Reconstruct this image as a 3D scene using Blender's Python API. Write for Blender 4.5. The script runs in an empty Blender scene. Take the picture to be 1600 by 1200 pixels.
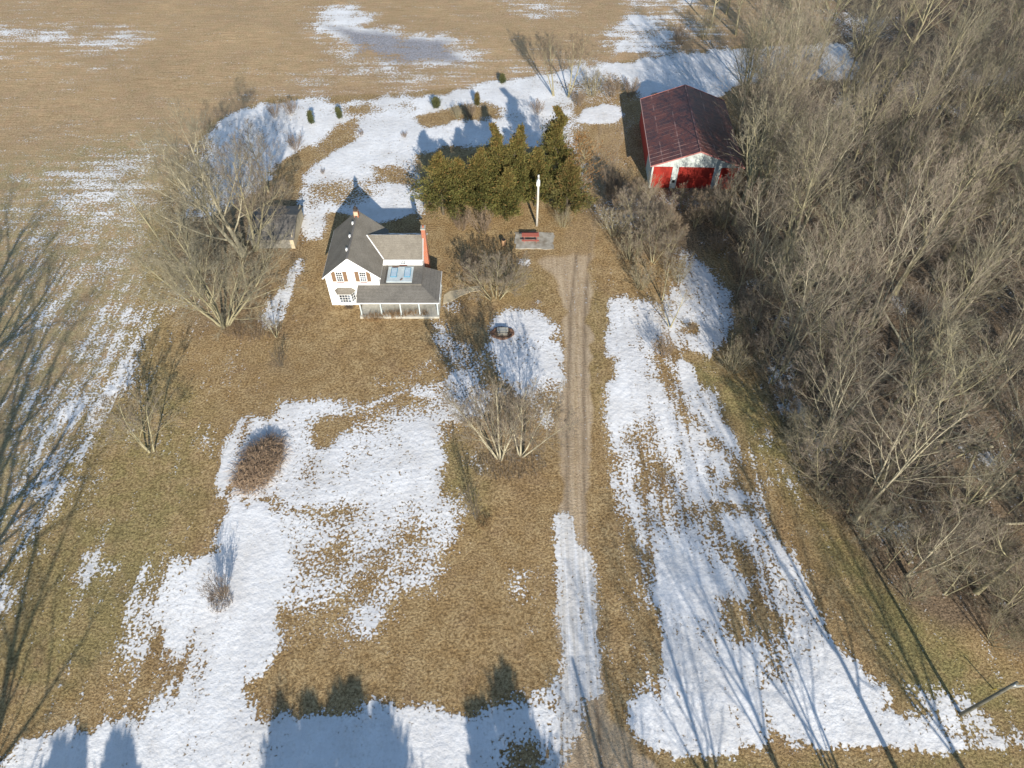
import bpy, math, random
import numpy as np
from mathutils import Vector, Matrix

# ------------------------------------------------------------------ camera, sky, sun, exposure
sc = bpy.context.scene
R = math.radians
PITCH, CAMZ, FPX = R(50.4), 60.0, 1111.0
cam = bpy.data.cameras.new('camera'); camo = bpy.data.objects.new('camera', cam)
sc.collection.objects.link(camo); sc.camera = camo
camo.location = (0, 0, CAMZ); camo.rotation_euler = (math.pi/2 - PITCH, 0, 0)
cam.sensor_width = 36; cam.lens = 36*FPX/1600; cam.clip_end = 6000; cam.clip_start = .5
sc.render.engine = 'CYCLES'
SUN_EL, SUN_AZ = R(24), R(12.4)
sd = Vector((math.sin(SUN_AZ)*math.cos(SUN_EL), -math.cos(SUN_AZ)*math.cos(SUN_EL), math.sin(SUN_EL)))
w = bpy.data.worlds.new('World'); sc.world = w; w.use_nodes = True
nt = w.node_tree; sky = nt.nodes.new('ShaderNodeTexSky'); sky.sky_type = 'NISHITA'; sky.sun_disc = False
sky.sun_elevation = SUN_EL; sky.sun_rotation = math.atan2(sd.x, sd.y); sky.air_density = 1.3; sky.dust_density = .3; sky.ozone_density = 3
bg = nt.nodes['Background']; bg.inputs[1].default_value = .105
nt.links.new(sky.outputs[0], bg.inputs[0])
sl = bpy.data.lights.new('sun', 'SUN'); sl.energy = 4.9; sl.angle = R(.6); sl.color = (1, .93, .82)
so = bpy.data.objects.new('sun', sl); sc.collection.objects.link(so)
so.rotation_euler = sd.to_track_quat('Z', 'Y').to_euler(); so.location = (20, -40, 80)
vs = sc.view_settings; vs.view_transform = 'Standard'; vs.look = 'None'; vs.exposure = .64; vs.gamma = 1
sc.cycles.max_bounces = 4; sc.cycles.diffuse_bounces = 2; sc.cycles.transparent_max_bounces = 4

# ------------------------------------------------------------------ helpers
col = sc.collection
rnd = random.Random(7)
def unp(px, py, z=0.):
    s, c = math.sin(PITCH), math.cos(PITCH)
    u, v = (px-800)/FPX, (600-py)/FPX
    t = (z-CAMZ)/(-s+v*c)
    return u*t, (c+v*s)*t
def tag(o, label=None, cat=None, group=None, kind=None):
    if label: o['label'] = label
    if cat: o['category'] = cat
    if group: o['group'] = group
    if kind: o['kind'] = kind
    return o
def empty(name, loc, label, cat, group=None, rz=0, s=1):
    o = bpy.data.objects.new(name, None); col.objects.link(o); o.location = loc
    o.rotation_euler = (0, 0, rz); o.scale = (s, s, s); o.empty_display_size = .3
    return tag(o, label, cat, group)
def mesh(name, V, F, mat, smooth=False):
    me = bpy.data.meshes.new(name)
    V = np.asarray(V, dtype=np.float32).reshape(-1, 3)
    me.from_pydata(V.tolist(), [], F)
    for m in (mat if isinstance(mat, (list, tuple)) else [mat]): me.materials.append(m)
    if smooth: me.polygons.foreach_set('use_smooth', [True]*len(me.polygons))
    me.update(); return me
def link(name, me, parent=None, loc=(0, 0, 0)):
    o = bpy.data.objects.new(name, me); col.objects.link(o); o.parent = parent; o.location = loc
    return o
class MB:
    def __init__(s, o=(0, 0, 0)): s.V = []; s.F = []; s.o = Vector(o)
    def add(s, vs, fs):
        b = len(s.V); s.V += [tuple(Vector(v)-s.o) for v in vs]; s.F += [tuple(b+i for i in f) for f in fs]; return s
    def box(s, x0, x1, y0, y1, z0, z1):
        return s.add([(x0,y0,z0),(x1,y0,z0),(x1,y1,z0),(x0,y1,z0),(x0,y0,z1),(x1,y0,z1),(x1,y1,z1),(x0,y1,z1)],
                     [(3,2,1,0),(4,5,6,7),(0,1,5,4),(1,2,6,5),(2,3,7,6),(3,0,4,7)])
    def slab(s, pts, th):
        P = [Vector(p) for p in pts]; n = (P[1]-P[0]).cross(P[2]-P[1]).normalized()
        if n.z < 0 or (abs(n.z) < 1e-4 and n.y > 0): P.reverse(); n = -n
        k = len(P); Q = [p-n*th for p in P]
        fs = [tuple(range(k)), tuple(reversed(range(k, 2*k)))]+[(i, i+k, (i+1) % k+k, (i+1) % k) for i in range(k)]
        return s.add(P+Q, fs)
    def prism(s, pts, d):
        P = [Vector(p) for p in pts]; k = len(P); Q = [p+Vector(d) for p in P]
        fs = [tuple(range(k)), tuple(reversed(range(k, 2*k)))]+[(i, i+k, (i+1) % k+k, (i+1) % k) for i in range(k)]
        return s.add(P+Q, fs)
    def bar(s, a, b, wd, ht=None):
        a, b = Vector(a), Vector(b); d = (b-a).normalized(); ht = ht or wd
        u = d.cross(Vector((0, 0, 1))); u = u.normalized() if u.length > 1e-3 else Vector((1, 0, 0)); v = u.cross(d)
        c = [(-1, -1), (1, -1), (1, 1), (-1, 1)]
        return s.add([p+u*(i*wd/2)+v*(j*ht/2) for p in (a, b) for i, j in c],
                     [(0,1,2,3),(7,6,5,4),(0,4,5,1),(1,5,6,2),(2,6,7,3),(3,7,4,0)])
    def tube(s, pts, rad, n=8):
        V, F = tubes([([Vector(p) for p in pts], rad if isinstance(rad, (list, tuple)) else [rad]*len(pts), n)])
        k = len(pts)
        F = F+[tuple(reversed(range(n))), tuple((k-1)*n+i for i in range(n))]
        return s.add(V, F)
    def build(s, name, mat, parent=None, smooth=False, bevel=0):
        me = mesh(name, s.V, s.F, mat, smooth); o = link(name, me, parent)
        if not parent: o.location = s.o
        if bevel:
            b = o.modifiers.new('bevel', 'BEVEL'); b.width = bevel; b.segments = 2; b.limit_method = 'ANGLE'
        return o
def tubes(strands):
    """strands: (points, radii, sides)"""
    V, F = [], []
    for pts, rad, n in strands:
        b = len(V); k = len(pts); pv = None
        cs = [(math.cos(2*math.pi*i/n), math.sin(2*math.pi*i/n)) for i in range(n)]
        for i, p in enumerate(pts):
            d = pts[min(i+1, k-1)]-pts[max(i-1, 0)]
            if pv is None:
                pv = d.orthogonal().normalized()
            u = (pv-d*(pv.dot(d)/max(d.length_squared, 1e-9)))
            u = u.normalized() if u.length > 1e-6 else d.orthogonal().normalized()
            pv = u; v = d.cross(u).normalized(); r = rad[i]
            for c, s_ in cs: V.append((p.x+r*(u.x*c+v.x*s_), p.y+r*(u.y*c+v.y*s_), p.z+r*(u.z*c+v.z*s_)))
        for i in range(k-1):
            a = b+i*n
            for j in range(n):
                q = (j+1) % n; F.append((a+j, a+q, a+n+q, a+n+j))
    return V, F

# ------------------------------------------------------------------ materials
class NB:
    def __init__(s, name):
        s.m = bpy.data.materials.new(name); s.m.use_nodes = True; s.t = s.m.node_tree
        s.b = s.t.nodes['Principled BSDF']; s.b.inputs['Roughness'].default_value = .9
        s.b.inputs['Specular IOR Level'].default_value = .2
        s._co = None
    def node(s, ty, ins=None, **kw):
        n = s.t.nodes.new(ty)
        for k, v in kw.items(): setattr(n, k, v)
        for k, v in (ins or {}).items(): s.set(n.inputs[k], v)
        return n
    def set(s, i, v):
        if hasattr(v, 'is_output'): s.t.links.new(v, i)
        else: i.default_value = (tuple(v)+(1,) if isinstance(v, (tuple, list)) and len(v) == 3 and i.type == 'RGBA' else v)
    @property
    def co(s):
        if s._co is None: s._co = s.node('ShaderNodeTexCoord').outputs['Object']
        return s._co
    def map(s, sc_=(1, 1, 1), rot=0, co=None):
        return s.node('ShaderNodeMapping', {'Vector': co or s.co, 'Scale': sc_, 'Rotation': (0, 0, rot)}).outputs[0]
    def noise(s, scale, det=4, rough=.55, dist=0, co=None):
        return s.node('ShaderNodeTexNoise', {'Vector': co or s.co, 'Scale': scale, 'Detail': det, 'Roughness': rough, 'Distortion': dist}).outputs['Fac']
    def math(s, op, a, b=0., c=0., clamp=False):
        n = s.node('ShaderNodeMath', operation=op, use_clamp=clamp); s.set(n.inputs[0], a); s.set(n.inputs[1], b)
        s.set(n.inputs[2], c); return n.outputs[0]
    def mr(s, v, a, b, c=0., d=1.):
        return s.node('ShaderNodeMapRange', {0: v, 1: a, 2: b, 3: c, 4: d}).outputs[0]
    def mix(s, f, a, b, bt='MIX'):
        n = s.node('ShaderNodeMix', data_type='RGBA', blend_type=bt); s.set(n.inputs[0], f); s.set(n.inputs[6], a); s.set(n.inputs[7], b)
        return n.outputs[2]
    def attr(s, name, out='Fac'): return s.node('ShaderNodeAttribute', attribute_name=name).outputs[out]
    def sep(s, c): return s.node('ShaderNodeSeparateColor', {0: c}).outputs
    def bump(s, h, st=.5, dist=.05): s.set(s.b.inputs['Normal'], s.node('ShaderNodeBump', {'Height': h, 'Strength': st, 'Distance': dist}).outputs[0])
    def base(s, c): s.set(s.b.inputs['Base Color'], c); return s
def simple(name, c1, c2=None, scale=3, rough=.85, stretch=(1, 1, 1), bump=0, det=6, spec=.2, metal=0):
    n = NB(name); c2 = c2 or tuple(x*.75 for x in c1)
    f = n.mr(n.noise(scale, det, .6, co=n.map(stretch)), .32, .68)
    n.base(n.mix(f, c1, c2)); n.b.inputs['Roughness'].default_value = rough; n.b.inputs['Specular IOR Level'].default_value = spec
    n.b.inputs['Metallic'].default_value = metal
    if bump: n.bump(f, bump, .02)
    return n.m
def ground_mat():
    n = NB('snowy_ground')
    cov = n.attr('cover'); Z = n.sep(n.attr('zones', 'Color')); Y = n.sep(n.attr('zones2', 'Color'))
    dirt, litter, field = Z[0], Z[1], Z[2]; rut, green, ice = Y[0], Y[1], Y[2]
    fine = n.noise(4.6, 8, .74); mid = n.noise(.55, 6, .6); big = n.noise(.07, 4, .55); vf = n.noise(9, 4, .7)
    clump = n.node('ShaderNodeTexVoronoi', {'Vector': n.co, 'Scale': 5.2, 'Randomness': 1.0}, feature='SMOOTH_F1').outputs[0]
    ff = n.mr(fine, .40, .62)
    lawn = n.mix(ff, (.19, .122, .055), (.56, .41, .215))
    p2 = n.noise(.22, 7, .7, .6)
    lawn = n.mix(n.mr(p2, .5, .66, 0, .7), lawn, n.mix(ff, (.11, .062, .034), (.37, .235, .125)))
    lawn = n.mix(n.mr(mid, .4, .62), lawn, n.mix(ff, (.145, .088, .038), (.46, .31, .145)))
    gmix = n.math('MULTIPLY', green, n.mr(n.math('ADD', n.math('MULTIPLY', mid, .6), n.math('MULTIPLY', big, .4)), .36, .56), clamp=True)
    lawn = n.mix(gmix, lawn, n.mix(ff, (.12, .097, .036), (.41, .345, .15)))
    rows = n.noise(1., 5, .6, co=n.map((.25, 3.2, 1), R(-4)))
    fld = n.mix(n.mr(n.math('ADD', n.math('MULTIPLY', rows, .5), n.math('MULTIPLY', fine, .5)), .38, .6), (.27, .165, .085), (.60, .405, .235))
    fld = n.mix(n.mr(n.noise(.05, 6, .65, .8, co=n.map((1, 2.2, 1))), .42, .62, 0, .55), fld, n.mix(ff, (.22, .14, .085), (.46, .32, .21)))
    fld = n.mix(n.math('MULTIPLY', green, n.mr(mid, .25, .6)), fld, n.mix(ff, (.18, .15, .07), (.47, .39, .22)))
    lit = n.mix(ff, (.075, .052, .034), (.34, .25, .165))
    lit = n.mix(n.mr(vf, .62, .7), lit, (.36, .22, .12))
    str_ = n.noise(1., 5, .55, co=n.map((3.2, .07, 1)))
    drt = n.mix(n.mr(n.math('ADD', n.math('MULTIPLY', str_, .45), n.math('MULTIPLY', fine, .55)), .36, .64), (.34, .245, .155), (.62, .49, .34))
    drt = n.mix(n.mr(n.noise(.7, 7, .7, .8), .46, .66, 0, .6), drt, n.mix(ff, (.25, .175, .10), (.46, .345, .21)))
    drt = n.mix(n.math('MULTIPLY', rut, .6), drt, (.115, .082, .055))
    c = n.mix(field, lawn, fld); c = n.mix(litter, c, lit)
    dm = n.math('ADD', n.math('MULTIPLY', dirt, 1.6), n.math('MULTIPLY', n.math('SUBTRACT', mid, .5), .9)); dm = n.math('SUBTRACT', dm, .3, clamp=True)
    c = n.mix(dm, c, drt)
    c = n.mix(n.mr(big, .35, .65, 0, .25), c, n.mix(.5, c, (.12, .09, .05)), 'MIX')
    # snow: coverage set per vertex, broken up by clumps of turf
    sn = n.noise(3.1, 9, .68, .2); sn2 = n.noise(.33, 4, .6)
    th = n.math('ADD', n.math('MULTIPLY', sn, .56), n.math('MULTIPLY', sn2, .2)); th = n.math('ADD', th, n.math('MULTIPLY', clump, .26))
    th = n.mr(th, .37, .64)
    xyz = n.node('ShaderNodeSeparateXYZ', {0: n.co}).outputs; xs = xyz[0]; ys = xyz[1]; ax = n.math('ABSOLUTE', n.math('SUBTRACT', xs, -9.))
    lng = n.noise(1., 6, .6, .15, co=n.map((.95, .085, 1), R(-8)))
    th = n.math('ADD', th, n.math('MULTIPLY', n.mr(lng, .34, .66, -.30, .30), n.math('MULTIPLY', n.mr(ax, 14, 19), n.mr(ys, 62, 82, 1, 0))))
    th = n.math('ADD', th, n.math('MULTIPLY', n.mr(n.noise(1., 5, .6, .2, co=n.map((.09, .8, 1), R(5))), .34, .66, -.28, .28), n.math('MULTIPLY', field, n.mr(ys, 66, 84))))
    stre = n.mr(str_, .3, .7, -.28, .28)
    th = n.math('ADD', th, n.math('MULTIPLY', stre, dirt))
    m = n.math('SUBTRACT', n.math('MULTIPLY', cov, 1.2), .12); m = n.math('SUBTRACT', m, th)
    m = n.math('MULTIPLY', m, n.mr(field, 0, 1, 6.5, 5)); m = n.math('ADD', m, .45, clamp=True)
    dirty = n.mr(n.noise(.22, 6, .65), .42, .7, 0, .75)
    snow = n.mix(dirty, (.73, .73, .735), (.50, .485, .47))
    snow = n.mix(n.mr(fine, .5, .72, 0, .25), snow, (.56, .52, .48))
    snow = n.mix(n.math('MULTIPLY', dirt, n.mr(str_, .3, .62)), snow, (.47, .44, .40))
    snow = n.mix(n.mr(n.math('SUBTRACT', cov, th), .0, .5, .45, 0), snow, (.50, .475, .44))
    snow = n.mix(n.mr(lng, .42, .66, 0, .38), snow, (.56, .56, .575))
    icy = n.mix(n.mr(fine, .4, .6), (.11, .105, .115), (.34, .335, .36))
    snow = n.mix(ice, snow, icy)
    # turf just under a thin edge shows through darker and wet
    c = n.mix(n.mr(cov, .3, .8, 0, .35), c, n.mix(ff, (.10, .06, .032), (.30, .19, .10)))
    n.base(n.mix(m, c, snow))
    gh = n.math('ADD', n.math('MULTIPLY', fine, 1.), n.math('MULTIPLY', vf, .35))
    sh = n.math('ADD', n.math('MULTIPLY', n.noise(1.7, 5, .6), .55), .62)
    h = n.node('ShaderNodeMix', {0: m, 2: gh, 3: sh}, data_type='FLOAT').outputs[0]
    n.bump(h, .85, .22)
    n.set(n.b.inputs['Roughness'], n.mr(m, 0, 1, .95, .6))
    return n.m
M = {}
M['ground'] = ground_mat()
def bark(name, a, b, sc_=6):
    n = NB(name); f = n.mr(n.noise(sc_, 6, .65, co=n.map((1, 1, .25))), .35, .65)
    oi = n.node('ShaderNodeObjectInfo').outputs['Random']
    c = n.mix(f, a, b); c = n.mix(n.mr(oi, 0, 1, 0, .35), c, tuple(x*.55 for x in a)); n.base(c)
    if sc_ > 2: n.bump(f, .4, .03)
    return n.m
M['bark'] = bark('lichen_bark', (.37, .335, .205), (.19, .165, .105))
M['bark_pale'] = bark('pale_bark', (.47, .425, .30), (.25, .22, .15))
M['bark_dark'] = bark('dark_bark', (.15, .125, .09), (.07, .058, .045))
M['twig'] = bark('grey_tan_twigs', (.30, .25, .195), (.125, .098, .075), 2.2)
M['twig_green'] = bark('olive_twigs', (.31, .28, .20), (.15, .13, .092), 2.2)
M['twig_brown'] = bark('brown_twigs', (.29, .22, .155), (.16, .12, .085), 1.2)
M['twig_dark'] = bark('dark_twigs', (.17, .135, .10), (.09, .07, .055), 1.2)
M['bramble'] = bark('tan_bramble_canes', (.37, .265, .175), (.22, .155, .105), 2)
M['dry'] = bark('dry_stalks', (.36, .235, .12), (.18, .115, .06), 2)
def foliage(name, a, b, tip, k=.45):
    n = NB(name); at = n.sep(n.attr('tint', 'Color'))
    c = n.mix(at[0], a, b); c = n.mix(n.math('MULTIPLY', at[1], k), c, tip); n.base(c)
    n.b.inputs['Roughness'].default_value = .7; return n.m
M['cedar'] = foliage('cedar_sprays', (.035, .043, .014), (.165, .155, .045), (.27, .145, .05), .6)
M['cedar_brown'] = foliage('bronze_cedar_sprays', (.04, .045, .016), (.16, .14, .045), (.22, .115, .045), .7)
M['leaf_brown'] = foliage('clinging_dead_leaves', (.11, .06, .025), (.24, .13, .05), (.30, .17, .06))
M['spruce'] = foliage('spruce_sprays', (.035, .05, .02), (.11, .12, .05), (.14, .10, .04))
def shingle(name, a, b, rowdir=1):
    n = NB(name); sep = n.node('ShaderNodeSeparateXYZ', {0: n.co}).outputs
    f = n.mr(n.noise(9, 5, .7), .35, .65); g = n.mr(n.noise(.7, 4, .6), .35, .65)
    tab = n.noise(1, 2, .5, co=n.map((3.5, 3.5, 9)))
    c = n.mix(f, a, b); c = n.mix(n.math('MULTIPLY', g, .45), c, tuple(x*.62 for x in a))
    line = n.math('FRACT', n.math('MULTIPLY', sep[2], 7.5))
    c = n.mix(n.mr(line, .86, .9, 0, .35), c, tuple(x*.45 for x in a)); c = n.mix(n.mr(tab, .55, .62, 0, .3), c, b)
    n.base(c); n.bump(n.math('ADD', n.math('MULTIPLY', line, -.5), f), .4, .02); return n
M['shingle'] = shingle('grey_brown_shingles', (.175, .155, .125), (.265, .238, .195)).m
M['porch_shingle'] = shingle('dark_grey_porch_shingles', (.13, .12, .105), (.205, .19, .165)).m
_s = shingle('shaded_slope_shingles', (.20, .172, .132), (.30, .262, .205))
_sn = _s.mr(_s.noise(.9, 5, .6, .5), .50, .54); _c = _s.b.inputs['Base Color'].links[0].from_socket; _s.base(_s.mix(_sn, _c, (.8, .82, .86)))
M['shingle_snow'] = _s.m
M['shed_roof'] = shingle('weathered_shed_shingles', (.12, .11, .10), (.20, .185, .165)).m
def siding(name, a, b, horiz=True, pitch=.13):
    n = NB(name); sep = n.node('ShaderNodeSeparateXYZ', {0: n.co}).outputs
    v = sep[2] if horiz else n.math('ADD', sep[0], sep[1])
    l = n.math('FRACT', n.math('DIVIDE', v, pitch)); f = n.mr(n.noise(2.5, 6, .65), .35, .7)
    c = n.mix(n.math('MULTIPLY', f, .6), a, b); c = n.mix(n.mr(l, .88, .93, 0, .3), c, tuple(x*.5 for x in a))
    n.base(c); n.bump(l, .35, .02); n.b.inputs['Roughness'].default_value = .6; return n.m
M['white_siding'] = siding('white_clapboard', (.83, .83, .82), (.74, .735, .71))
M['barn_white'] = siding('pale_grey_green_boards', (.50, .54, .52), (.34, .38, .36), False, .25)
M['barn_red'] = siding('red_steel_siding', (.46, .055, .04), (.34, .045, .035), False, .22)
M['door_red'] = siding('red_painted_door', (.33, .032, .022), (.23, .026, .02), True, .55)
M['grey_boards'] = siding('grey_weathered_boards', (.24, .225, .195), (.15, .14, .12), False, .2)
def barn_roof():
    n = NB('rusty_tree_shaded_steel_roof'); sep = n.node('ShaderNodeSeparateXYZ', {0: n.co}).outputs
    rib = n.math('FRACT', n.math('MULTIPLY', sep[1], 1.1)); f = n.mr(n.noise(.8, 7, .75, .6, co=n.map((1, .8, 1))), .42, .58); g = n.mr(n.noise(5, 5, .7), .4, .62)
    c = n.mix(f, (.125, .038, .029), (.04, .019, .024)); c = n.mix(n.math('MULTIPLY', g, .5), c, (.155, .06, .036))  # dark blotches: tree shade painted into the rusty red
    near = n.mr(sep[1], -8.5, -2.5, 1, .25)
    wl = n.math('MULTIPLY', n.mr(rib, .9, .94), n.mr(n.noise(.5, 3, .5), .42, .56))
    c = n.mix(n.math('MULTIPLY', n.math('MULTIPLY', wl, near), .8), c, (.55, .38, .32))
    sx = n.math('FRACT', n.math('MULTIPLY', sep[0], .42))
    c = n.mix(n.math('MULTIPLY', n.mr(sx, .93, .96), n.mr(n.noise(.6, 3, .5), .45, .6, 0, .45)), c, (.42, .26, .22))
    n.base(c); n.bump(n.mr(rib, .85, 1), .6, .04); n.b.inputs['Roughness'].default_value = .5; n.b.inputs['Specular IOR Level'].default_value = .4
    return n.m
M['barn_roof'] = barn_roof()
def brick():
    n = NB('orange_brick'); b = n.node('ShaderNodeTexBrick', {'Vector': n.map((1, 1, 1), 0), 'Color1': (.34, .088, .038, 1), 'Color2': (.26, .07, .035, 1), 'Mortar': (.42, .34, .28, 1), 'Scale': 4.5, 'Mortar Size': .02})
    mp = n.node('ShaderNodeMapping', {'Vector': n.co, 'Rotation': (R(90), 0, 0)}); n.t.links.new(mp.outputs[0], b.inputs['Vector'])
    n.base(n.mix(n.mr(n.noise(3, 4, .6), .4, .7, 0, .5), b.outputs[0], (.46, .15, .06))); return n.m
M['brick'] = brick()
M['white'] = simple('white_paint', (.80, .80, .79), (.68, .68, .66), 5, .6)
M['shutter'] = simple('tan_brown_shutter', (.22, .14, .085), (.16, .10, .06), 6, .6, (1, 1, 6))
M['sill'] = simple('dark_red_sill', (.18, .07, .05), None, 6)
M['soot'] = simple('sooty_cap', (.06, .05, .045), None, 6)
M['concrete'] = simple('weathered_concrete', (.44, .42, .36), (.30, .29, .25), 2.5, .9, bump=.3)
M['tan_stone'] = simple('tan_concrete_walk', (.52, .44, .30), (.38, .32, .22), 2, .9, bump=.3)
M['zinc'] = simple('pale_grey_sheet', (.52, .57, .57), (.38, .43, .44), 1.6, .55)
M['blue_frame'] = simple('blue_frame', (.08, .28, .42), None, 4, .5)
M['pale_glass'] = simple('pale_skylight_glass', (.42, .53, .60), (.32, .42, .5), 1.5, .2, spec=.6)
M['red_wood'] = simple('faded_red_wood', (.42, .13, .095), (.33, .10, .075), 4, .75, (1, 6, 1), .2)
M['pole_pale'] = simple('pale_weathered_pole', (.62, .60, .55), (.40, .38, .33), 4, .85, (1, 1, .3))
M['pole_dark'] = simple('grey_green_pole', (.20, .19, .15), (.12, .115, .09), 4, .85, (1, 1, .3))
M['crossarm'] = simple('pale_crossarm', (.42, .42, .38), (.30, .29, .26), 4)
M['insul'] = simple('insulator', (.7, .74, .76), None, 4, .3)
M['yellow'] = simple('yellow_guard', (.55, .42, .06), None, 4)
M['metal'] = simple('grey_metal', (.4, .42, .44), None, 4, .45, metal=.4)
M['rust'] = simple('rusty_brown', (.20, .12, .08), (.12, .07, .05), 5)
M['dark'] = simple('dark_recess', (.02, .02, .02), None, 3)
M['road'] = simple('gravel_road_surface', (.30, .26, .21), (.2, .175, .14), 3)
g_ = NB('window_glass'); g_.base(g_.mix(g_.mr(g_.noise(1.6, 3, .6), .45, .6), (.02, .025, .03), (.16, .19, .23))); g_.b.inputs['Roughness'].default_value = .08; g_.b.inputs['Specular IOR Level'].default_value = .6
M['glass'] = g_.m

# ------------------------------------------------------------------ ground
def axis(lo, hi, segs):
    a = []
    for x0, x1, d in segs: a.append(np.arange(x0, x1, d))
    a = np.concatenate(a+[[segs[-1][1]]]); up = [a[-1]]; d = 1.
    while up[-1] < hi: d *= 1.28; up.append(up[-1]+d)
    dn = [a[0]]; d = 1.
    while dn[-1] > lo: d *= 1.28; dn.append(dn[-1]-d)
    return np.concatenate([dn[:0:-1], a, up[1:]])
XA = axis(-2500, 2500, [(-112, -45, .6), (-45, 45, .28), (45, 112, .6)])
YA = axis(-2500, 2500, [(2, 70, .28), (70, 160, .45)])
X, Yg = np.meshgrid(XA, YA); X = X.ravel(); Yg = Yg.ravel(); NX, NY = len(XA), len(YA)
nrng = np.random.RandomState(3); LAT = nrng.rand(256, 256)
def vn(x, y, s, ox=0):
    x = x/s+ox; y = y/s+ox*1.7; xi = np.floor(x).astype(int); yi = np.floor(y).astype(int); fx = x-xi; fy = y-yi
    fx = fx*fx*(3-2*fx); fy = fy*fy*(3-2*fy)
    g = lambda a, b: LAT[a % 256, b % 256]
    return (g(xi, yi)*(1-fx)+g(xi+1, yi)*fx)*(1-fy)+(g(xi, yi+1)*(1-fx)+g(xi+1, yi+1)*fx)*fy
WARP = (vn(X, Yg, 4.)-.5)*1.3+(vn(X, Yg, 1.5, 9)-.5)*.9+(vn(X, Yg, .6, 31)-.5)*.4
def sdist(P, x, y):
    """signed distance, positive inside"""
    P = np.array(P); Q = np.roll(P, -1, 0); d2 = np.full(x.shape, 1e9); ins = np.zeros(x.shape, bool)
    for (x0, y0), (x1, y1) in zip(P, Q):
        ex, ey = x1-x0, y1-y0; t = np.clip(((x-x0)*ex+(y-y0)*ey)/(ex*ex+ey*ey+1e-9), 0, 1)
        d2 = np.minimum(d2, (x-x0-t*ex)**2+(y-y0-t*ey)**2)
        if y1 != y0: ins ^= ((y0 > y) != (y1 > y)) & (x < (x1-x0)*(y-y0)/(y1-y0)+x0)
    d = np.sqrt(d2); return np.where(ins, d, -d)
def paint(arr, pix, level, feather=.5, warp=1., world=False, mode='mix'):
    P = pix if world else [unp(*p) for p in pix]
    P = np.array(P); pad = feather+2.
    k = np.where((X > P[:, 0].min()-pad) & (X < P[:, 0].max()+pad) & (Yg > P[:, 1].min()-pad) & (Yg < P[:, 1].max()+pad))[0]
    if not len(k): return
    s = sdist(P, X[k], Yg[k])+WARP[k]*warp
    t = np.clip(s/(2*feather)+.5, 0, 1); t = t*t*(3-2*t)
    if mode == 'max': arr[k] = np.maximum(arr[k], t*level)
    elif mode == 'min': arr[k] = np.minimum(arr[k], arr[k]*(1-t)+level*t)
    else: arr[k] = arr[k]*(1-t)+level*t
def ell(cx, cy, rx, ry, n=14): return [(cx+rx*math.cos(6.283*i/n), cy+ry*math.sin(6.283*i/n)) for i in range(n)]
cov = np.full(X.shape, .04)
out = (np.abs(X) > 112) | (Yg > 160) | (Yg < 2)
cov[out] = np.clip((vn(X, Yg, 38., 3)-.5)*2.2+.1, 0, .9)[out]
green = np.zeros(X.shape); dirt = np.zeros(X.shape); litter = np.zeros(X.shape); field = np.zeros(X.shape); ice = np.zeros(X.shape); rut = np.zeros(X.shape)
FIELD = [(-140, -60), (1700, -60), (1700, 10), (1330, 20), (1150, 72), (1000, 92), (850, 115), (720, 138), (560, 150), (420, 150), (330, 190), (275, 260), (240, 330), (225, 430), (200, 520), (120, 680), (30, 850), (-60, 1000), (-400, 1100), (-900, 600)]
FW = [unp(*p) for p in FIELD[2:-2]]
FW = [(700, FW[0][1]), ]+FW+[(-60, 10), (-2600, 10), (-2600, 2600), (700, 2600)]
paint(field, FW, 1, .5, .6, True)
paint(green, FW, .45, 6, 2, True); paint(green, [(0, 250), (250, 200), (300, 330), (220, 560), (0, 1000), (-200, 800), (-200, 300)], .95, 6)
paint(green, [(60, 900), (250, 560), (330, 640), (320, 800), (200, 1000), (60, 1130), (0, 1100)], .75, 3)
paint(green, [(1100, 560), (1200, 620), (1300, 800), (1500, 980), (1640, 1100), (1560, 1150), (1430, 1110), (1250, 800), (1130, 640), (1070, 580)], 1., 2)
paint(green, [(920, 430), (960, 500), (950, 640), (920, 640), (905, 500)], .5, 2); paint(green, [(690, 660), (760, 720), (760, 840), (690, 760)], .8, 2)
paint(green, [(740, 400), (850, 420), (860, 470), (760, 470)], .5, 2)
paint(green, [(1050, 1188), (1640, 1165), (1700, 1260), (1050, 1260)], .7, 1)
FOREST = [(1330, -40), (1300, 30), (1250, 80), (1180, 130), (1150, 200), (1165, 300), (1120, 350), (1150, 400), (1150, 470), (1190, 560), (1225, 660), (1260, 760), (1320, 830), (1400, 930), (1500, 985), (1640, 1040), (1900, 1000), (1900, -40)]
FORW = [unp(*p) for p in FOREST]; FORW = FORW[:-2]+[(150, 18), (150, 190), (60, 190)]
paint(litter, FORW, 1, 1.5, 1, True); paint(litter, [(940, 270), (1010, 280), (1160, 310), (1150, 360), (1100, 400), (1050, 400), (980, 400), (940, 340)], .75, 2)
paint(litter, [(240, 300), (480, 310), (470, 400), (430, 420), (400, 520), (300, 520), (250, 400)], .55, 3)
paint(litter, ell(430, 570, 18, 12), .7, 1); paint(litter, ell(790, 715, 60, 40), .4, 2.5)
C = cov
def P_(level, pts, f=.6, warp=1.): paint(C, pts, level, f*1.7, warp*1.45)
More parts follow.
